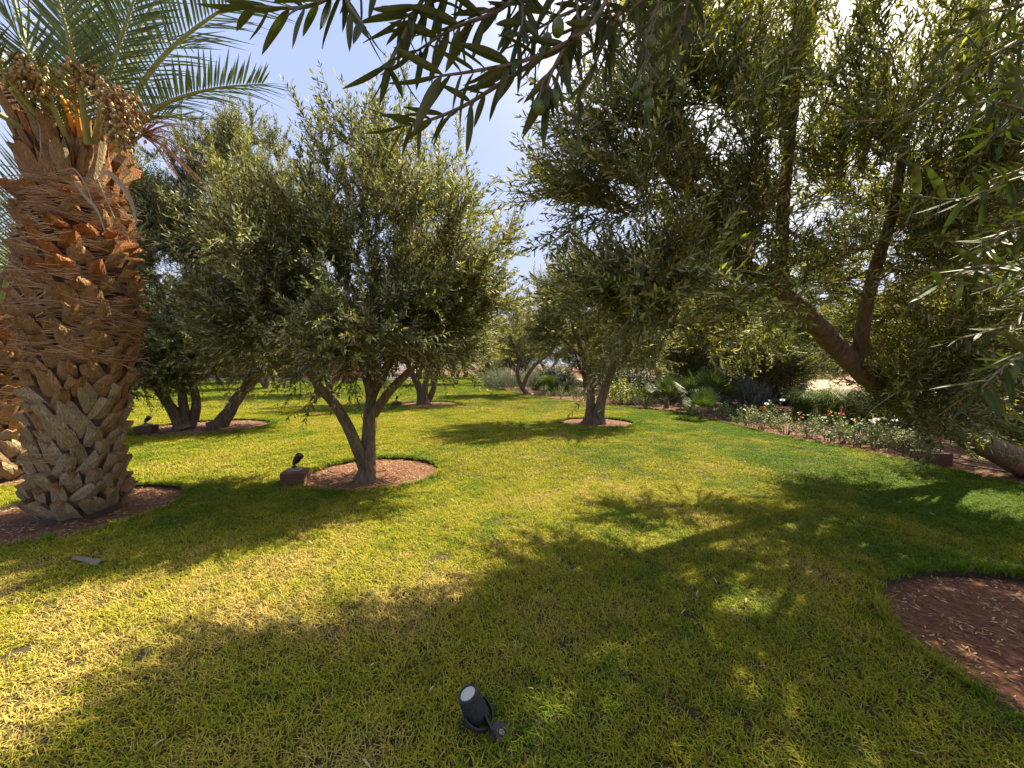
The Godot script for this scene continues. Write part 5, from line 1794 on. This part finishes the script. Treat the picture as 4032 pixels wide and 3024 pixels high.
func lamps() -> void:
	rng.seed = 660
	for s in [
		[Vector3(-2.751, 0, -4.857), 0.28, 0.18, 0.2, 0.35, 0.62, "brown block with black spotlight beside the central olive tree"],
		[Vector3(-8.148, 0, -8.654), 0.31, 0.17, 0.3, 0.1, 0.7, "brown block with black spotlight at the far left soil bed"],
		[Vector3(-4.252, 0, -14.439), 0.28, 0.16, -0.2, 0.2, 0.5, "small distant block with spotlight behind the central tree"],
		[Vector3(6.42, 0, -5.852), 0.3, 0.2, 0.15, 2.6, 0.6, "brown block with lamp on the flower bed at the right edge"],
	]:
		var t := thing("spotlight_block", s[6], "garden lamp", s[0] + Vector3(0, -0.02, -s[1] * 0.5), "spotlights on blocks")
		var w: float = s[1]
		var h: float = s[2]
		var m := MB.new()
		m.box(Vector3(0, h * 0.5, 0), Vector3(w, h, w), Color.WHITE, 0.006, Basis(Vector3.UP, s[3]))
		part("block", m.mesh(), M.block, t)
		var p := MB.new()
		p.box(Vector3(0.0, h + 0.012, 0), Vector3(w * 0.55, 0.024, w * 0.55), Color.WHITE, 0.006, Basis(Vector3.UP, s[3]))
		p.box(Vector3(0.0, h + 0.031, 0), Vector3(w * 0.38, 0.014, w * 0.38), Color.WHITE, 0.004, Basis(Vector3.UP, s[3] + 0.05))
		part("plate", p.mesh(), M.plate, t)
		spot(t, Vector3(-0.015, h + 0.038, 0), s[4], s[5])
	for s in [[Vector3(-13.215, 0, -32.215), "tiny distant spotlight standing on the lawn before the salmon wall"]]:
		var t := thing("spotlight", s[1], "garden lamp", s[0])
		var m := MB.new()
		m.box(Vector3(0, 0.08, 0), Vector3(0.3, 0.2, 0.3), Color.WHITE, 0.01)
		part("block", m.mesh(), M.block, t)
		spot(t, Vector3(0, 0.18, 0), 0.3, 0.6)
		t.scale = Vector3.ONE * 1.6

	# the loose lamp in the foreground grass
	var base := Vector3(-0.053, 0, -1.542)
	var t := thing("ground_spotlight", "tilted black spotlight with frosted lens and bent bracket in the foreground grass", "garden lamp", base)
	var foot := MB.new()
	var fb := Transform3D(Basis(Vector3(0, 0, 1), -0.25) * Basis(Vector3.RIGHT, 0.2), Vector3(0.0, 0.004, 0.0))
	foot.lathe([[0.0, -0.02], [0.04, -0.02], [0.042, 0.012], [0.036, 0.02], [0.0, 0.021]], 22, Color.WHITE, fb)
	part("foot", foot.mesh(), M.lamp_worn, t)
	var scr := MB.new()
	scr.lathe([[0.011, 0.021], [0.011, 0.0245], [0.007, 0.0245], [0.006, 0.0215], [0.0, 0.0215]], 14, Color.WHITE, fb.translated_local(Vector3(0.006, 0, 0.006)))
	part("screw", scr.mesh(), M.plate, t)
	# bracket: an upright plate on the foot that carries a hoop
	var pl := MB.new()
	pl.box(Vector3(-0.034, 0.028, -0.006), Vector3(0.008, 0.085, 0.11), Color.WHITE, 0.002, Basis(Vector3.UP, 0.45) * Basis(Vector3(0, 0, 1), 0.35))
	part("bracket_plate", pl.mesh(), M.lamp_worn, t)
	var hoop := MB.new()
	var hc := Vector3(-0.095, 0.06, -0.045)
	var ax := Vector3(0.72, -0.45, 0.53).normalized()    # from the head to the plate
	var sd := ax.cross(Vector3.UP).normalized()
	var nn := sd.cross(ax).normalized()
	var arc := []
	for k in 13:
		var a := lerpf(-1.75, 1.75, k / 12.0)
		arc.append(hc + ax * cos(a) * 0.072 + sd * sin(a) * 0.062)
	for k in 12:
		var d: Vector3 = nn * 0.011
		var o0: Vector3 = (arc[k] - hc).normalized() * 0.0055
		var o1: Vector3 = (arc[k + 1] - hc).normalized() * 0.0055
		var p: Array = [arc[k], arc[k + 1]]
		hoop.quad(p[0] - d + o0, p[1] - d + o1, p[1] + d + o1, p[0] + d + o0, Color.WHITE, o0)
		hoop.quad(p[0] - d, p[1] - d, p[1] + d, p[0] + d, Color.WHITE, -o0)
		hoop.quad(p[0] + d, p[0] + d + o0, p[1] + d + o1, p[1] + d, Color.WHITE, nn)
		hoop.quad(p[0] - d, p[0] - d + o0, p[1] - d + o1, p[1] - d, Color.WHITE, -nn)
	part("bracket_hoop", hoop.mesh(), M.lamp_worn, t)
	for k in [0, 12]:
		var bo := MB.new()
		var out_: Vector3 = (arc[k] - hc).normalized()
		bo.tube([arc[k], arc[k] + out_ * 0.01], [0.01, 0.009], 10, Color.WHITE, null, 0.0, true)
		part("bolt", bo.mesh(), M.lamp_worn, t)
	var hd := Vector3(-0.32, 0.9, 0.12).normalized()
	var h := Transform3D(along(hd, 0.0, Vector3.ONE), hc - ax * 0.012 - hd * 0.035)
	var m := MB.new()
	m.lathe([[0.0, 0.0], [0.045, 0.001], [0.05, 0.006], [0.0505, 0.03], [0.043, 0.115], [0.041, 0.118], [0.034, 0.118], [0.033, 0.112], [0.0, 0.111]], 28, Color.WHITE, h)
	part("head", m.mesh(), M.lamp_worn, t)
	var l := MB.new()
	l.lathe([[0.0325, 0.1135], [0.02, 0.1155], [0.0, 0.1165]], 22, Color.WHITE, h)
	part("lens", l.mesh(), M.lamp_lens, t)


func small_things() -> void:
	# a dry leaf sheath lying on the grass
	rng.seed = 680
	var t := thing("dry_leaf_sheath", "grey dry palm leaf sheath lying on the lawn near the palm", "leaf", Vector3(-3.214, 0, -2.945))
	var mb := MB.new()
	var prev := []
	for k in 9:
		var u := k / 8.0
		var w := lerpf(0.018, 0.034, u)
		var c := Vector3(lerpf(-0.14, 0.14, u), 0.03 + 0.006 * sin(u * 5.0), lerpf(-0.03, 0.035, u))
		var row := [c + Vector3(0.1 * w, -0.004, -w), c + Vector3(0, 0.01, 0), c + Vector3(-0.1 * w, -0.006, w)]
		if k > 0:
			for j in 2:
				mb.quad(prev[j], prev[j + 1], row[j + 1], row[j], Color(0.15, 0.12, 0.085), Vector3.UP)
				mb.quad(prev[j] - Vector3(0, 0.006, 0), prev[j + 1] - Vector3(0, 0.006, 0), row[j + 1] - Vector3(0, 0.006, 0), row[j] - Vector3(0, 0.006, 0), Color(0.22, 0.17, 0.12), Vector3.DOWN)
			mb.quad(prev[2], row[2], row[2] - Vector3(0, 0.006, 0), prev[2] - Vector3(0, 0.006, 0), Color(0.22, 0.17, 0.12), Vector3(0, 0, 1))
			mb.quad(prev[0], row[0], row[0] - Vector3(0, 0.006, 0), prev[0] - Vector3(0, 0.006, 0), Color(0.22, 0.17, 0.12), Vector3(0, 0, -1))
		prev = row
	part("sheath", mb.mesh(), M.fibre, t)
	# fallen dry olive leaves scattered on the grass
	var lf := MB.new()
	lf.leaf_hi(Vector3.ZERO, Vector3(0, 0.2, 1).normalized(), Vector3.UP, 0.05, 0.01, Color(0.36, 0.27, 0.16), 0.2)
	var where := []
	for k in 80:
		var z := -1.3 - 5.0 * rng.randf()
		var x := rng.randf_range(-1.0, 1.3) * -z
		if on_lawn(x, z, 0.05):
			where.append(Transform3D(Basis(Vector3.UP, rng.randf() * TAU) * Basis(Vector3.RIGHT, rng.randf_range(-0.5, 0.3)), Vector3(x, 0.028, z)))
	var o := multi("fallen_leaves", lf.mesh(), M.litter, where, PackedColorArray(), self)
	o.set_meta("label", "dry olive leaves scattered over the lawn")
	o.set_meta("category", "leaves")
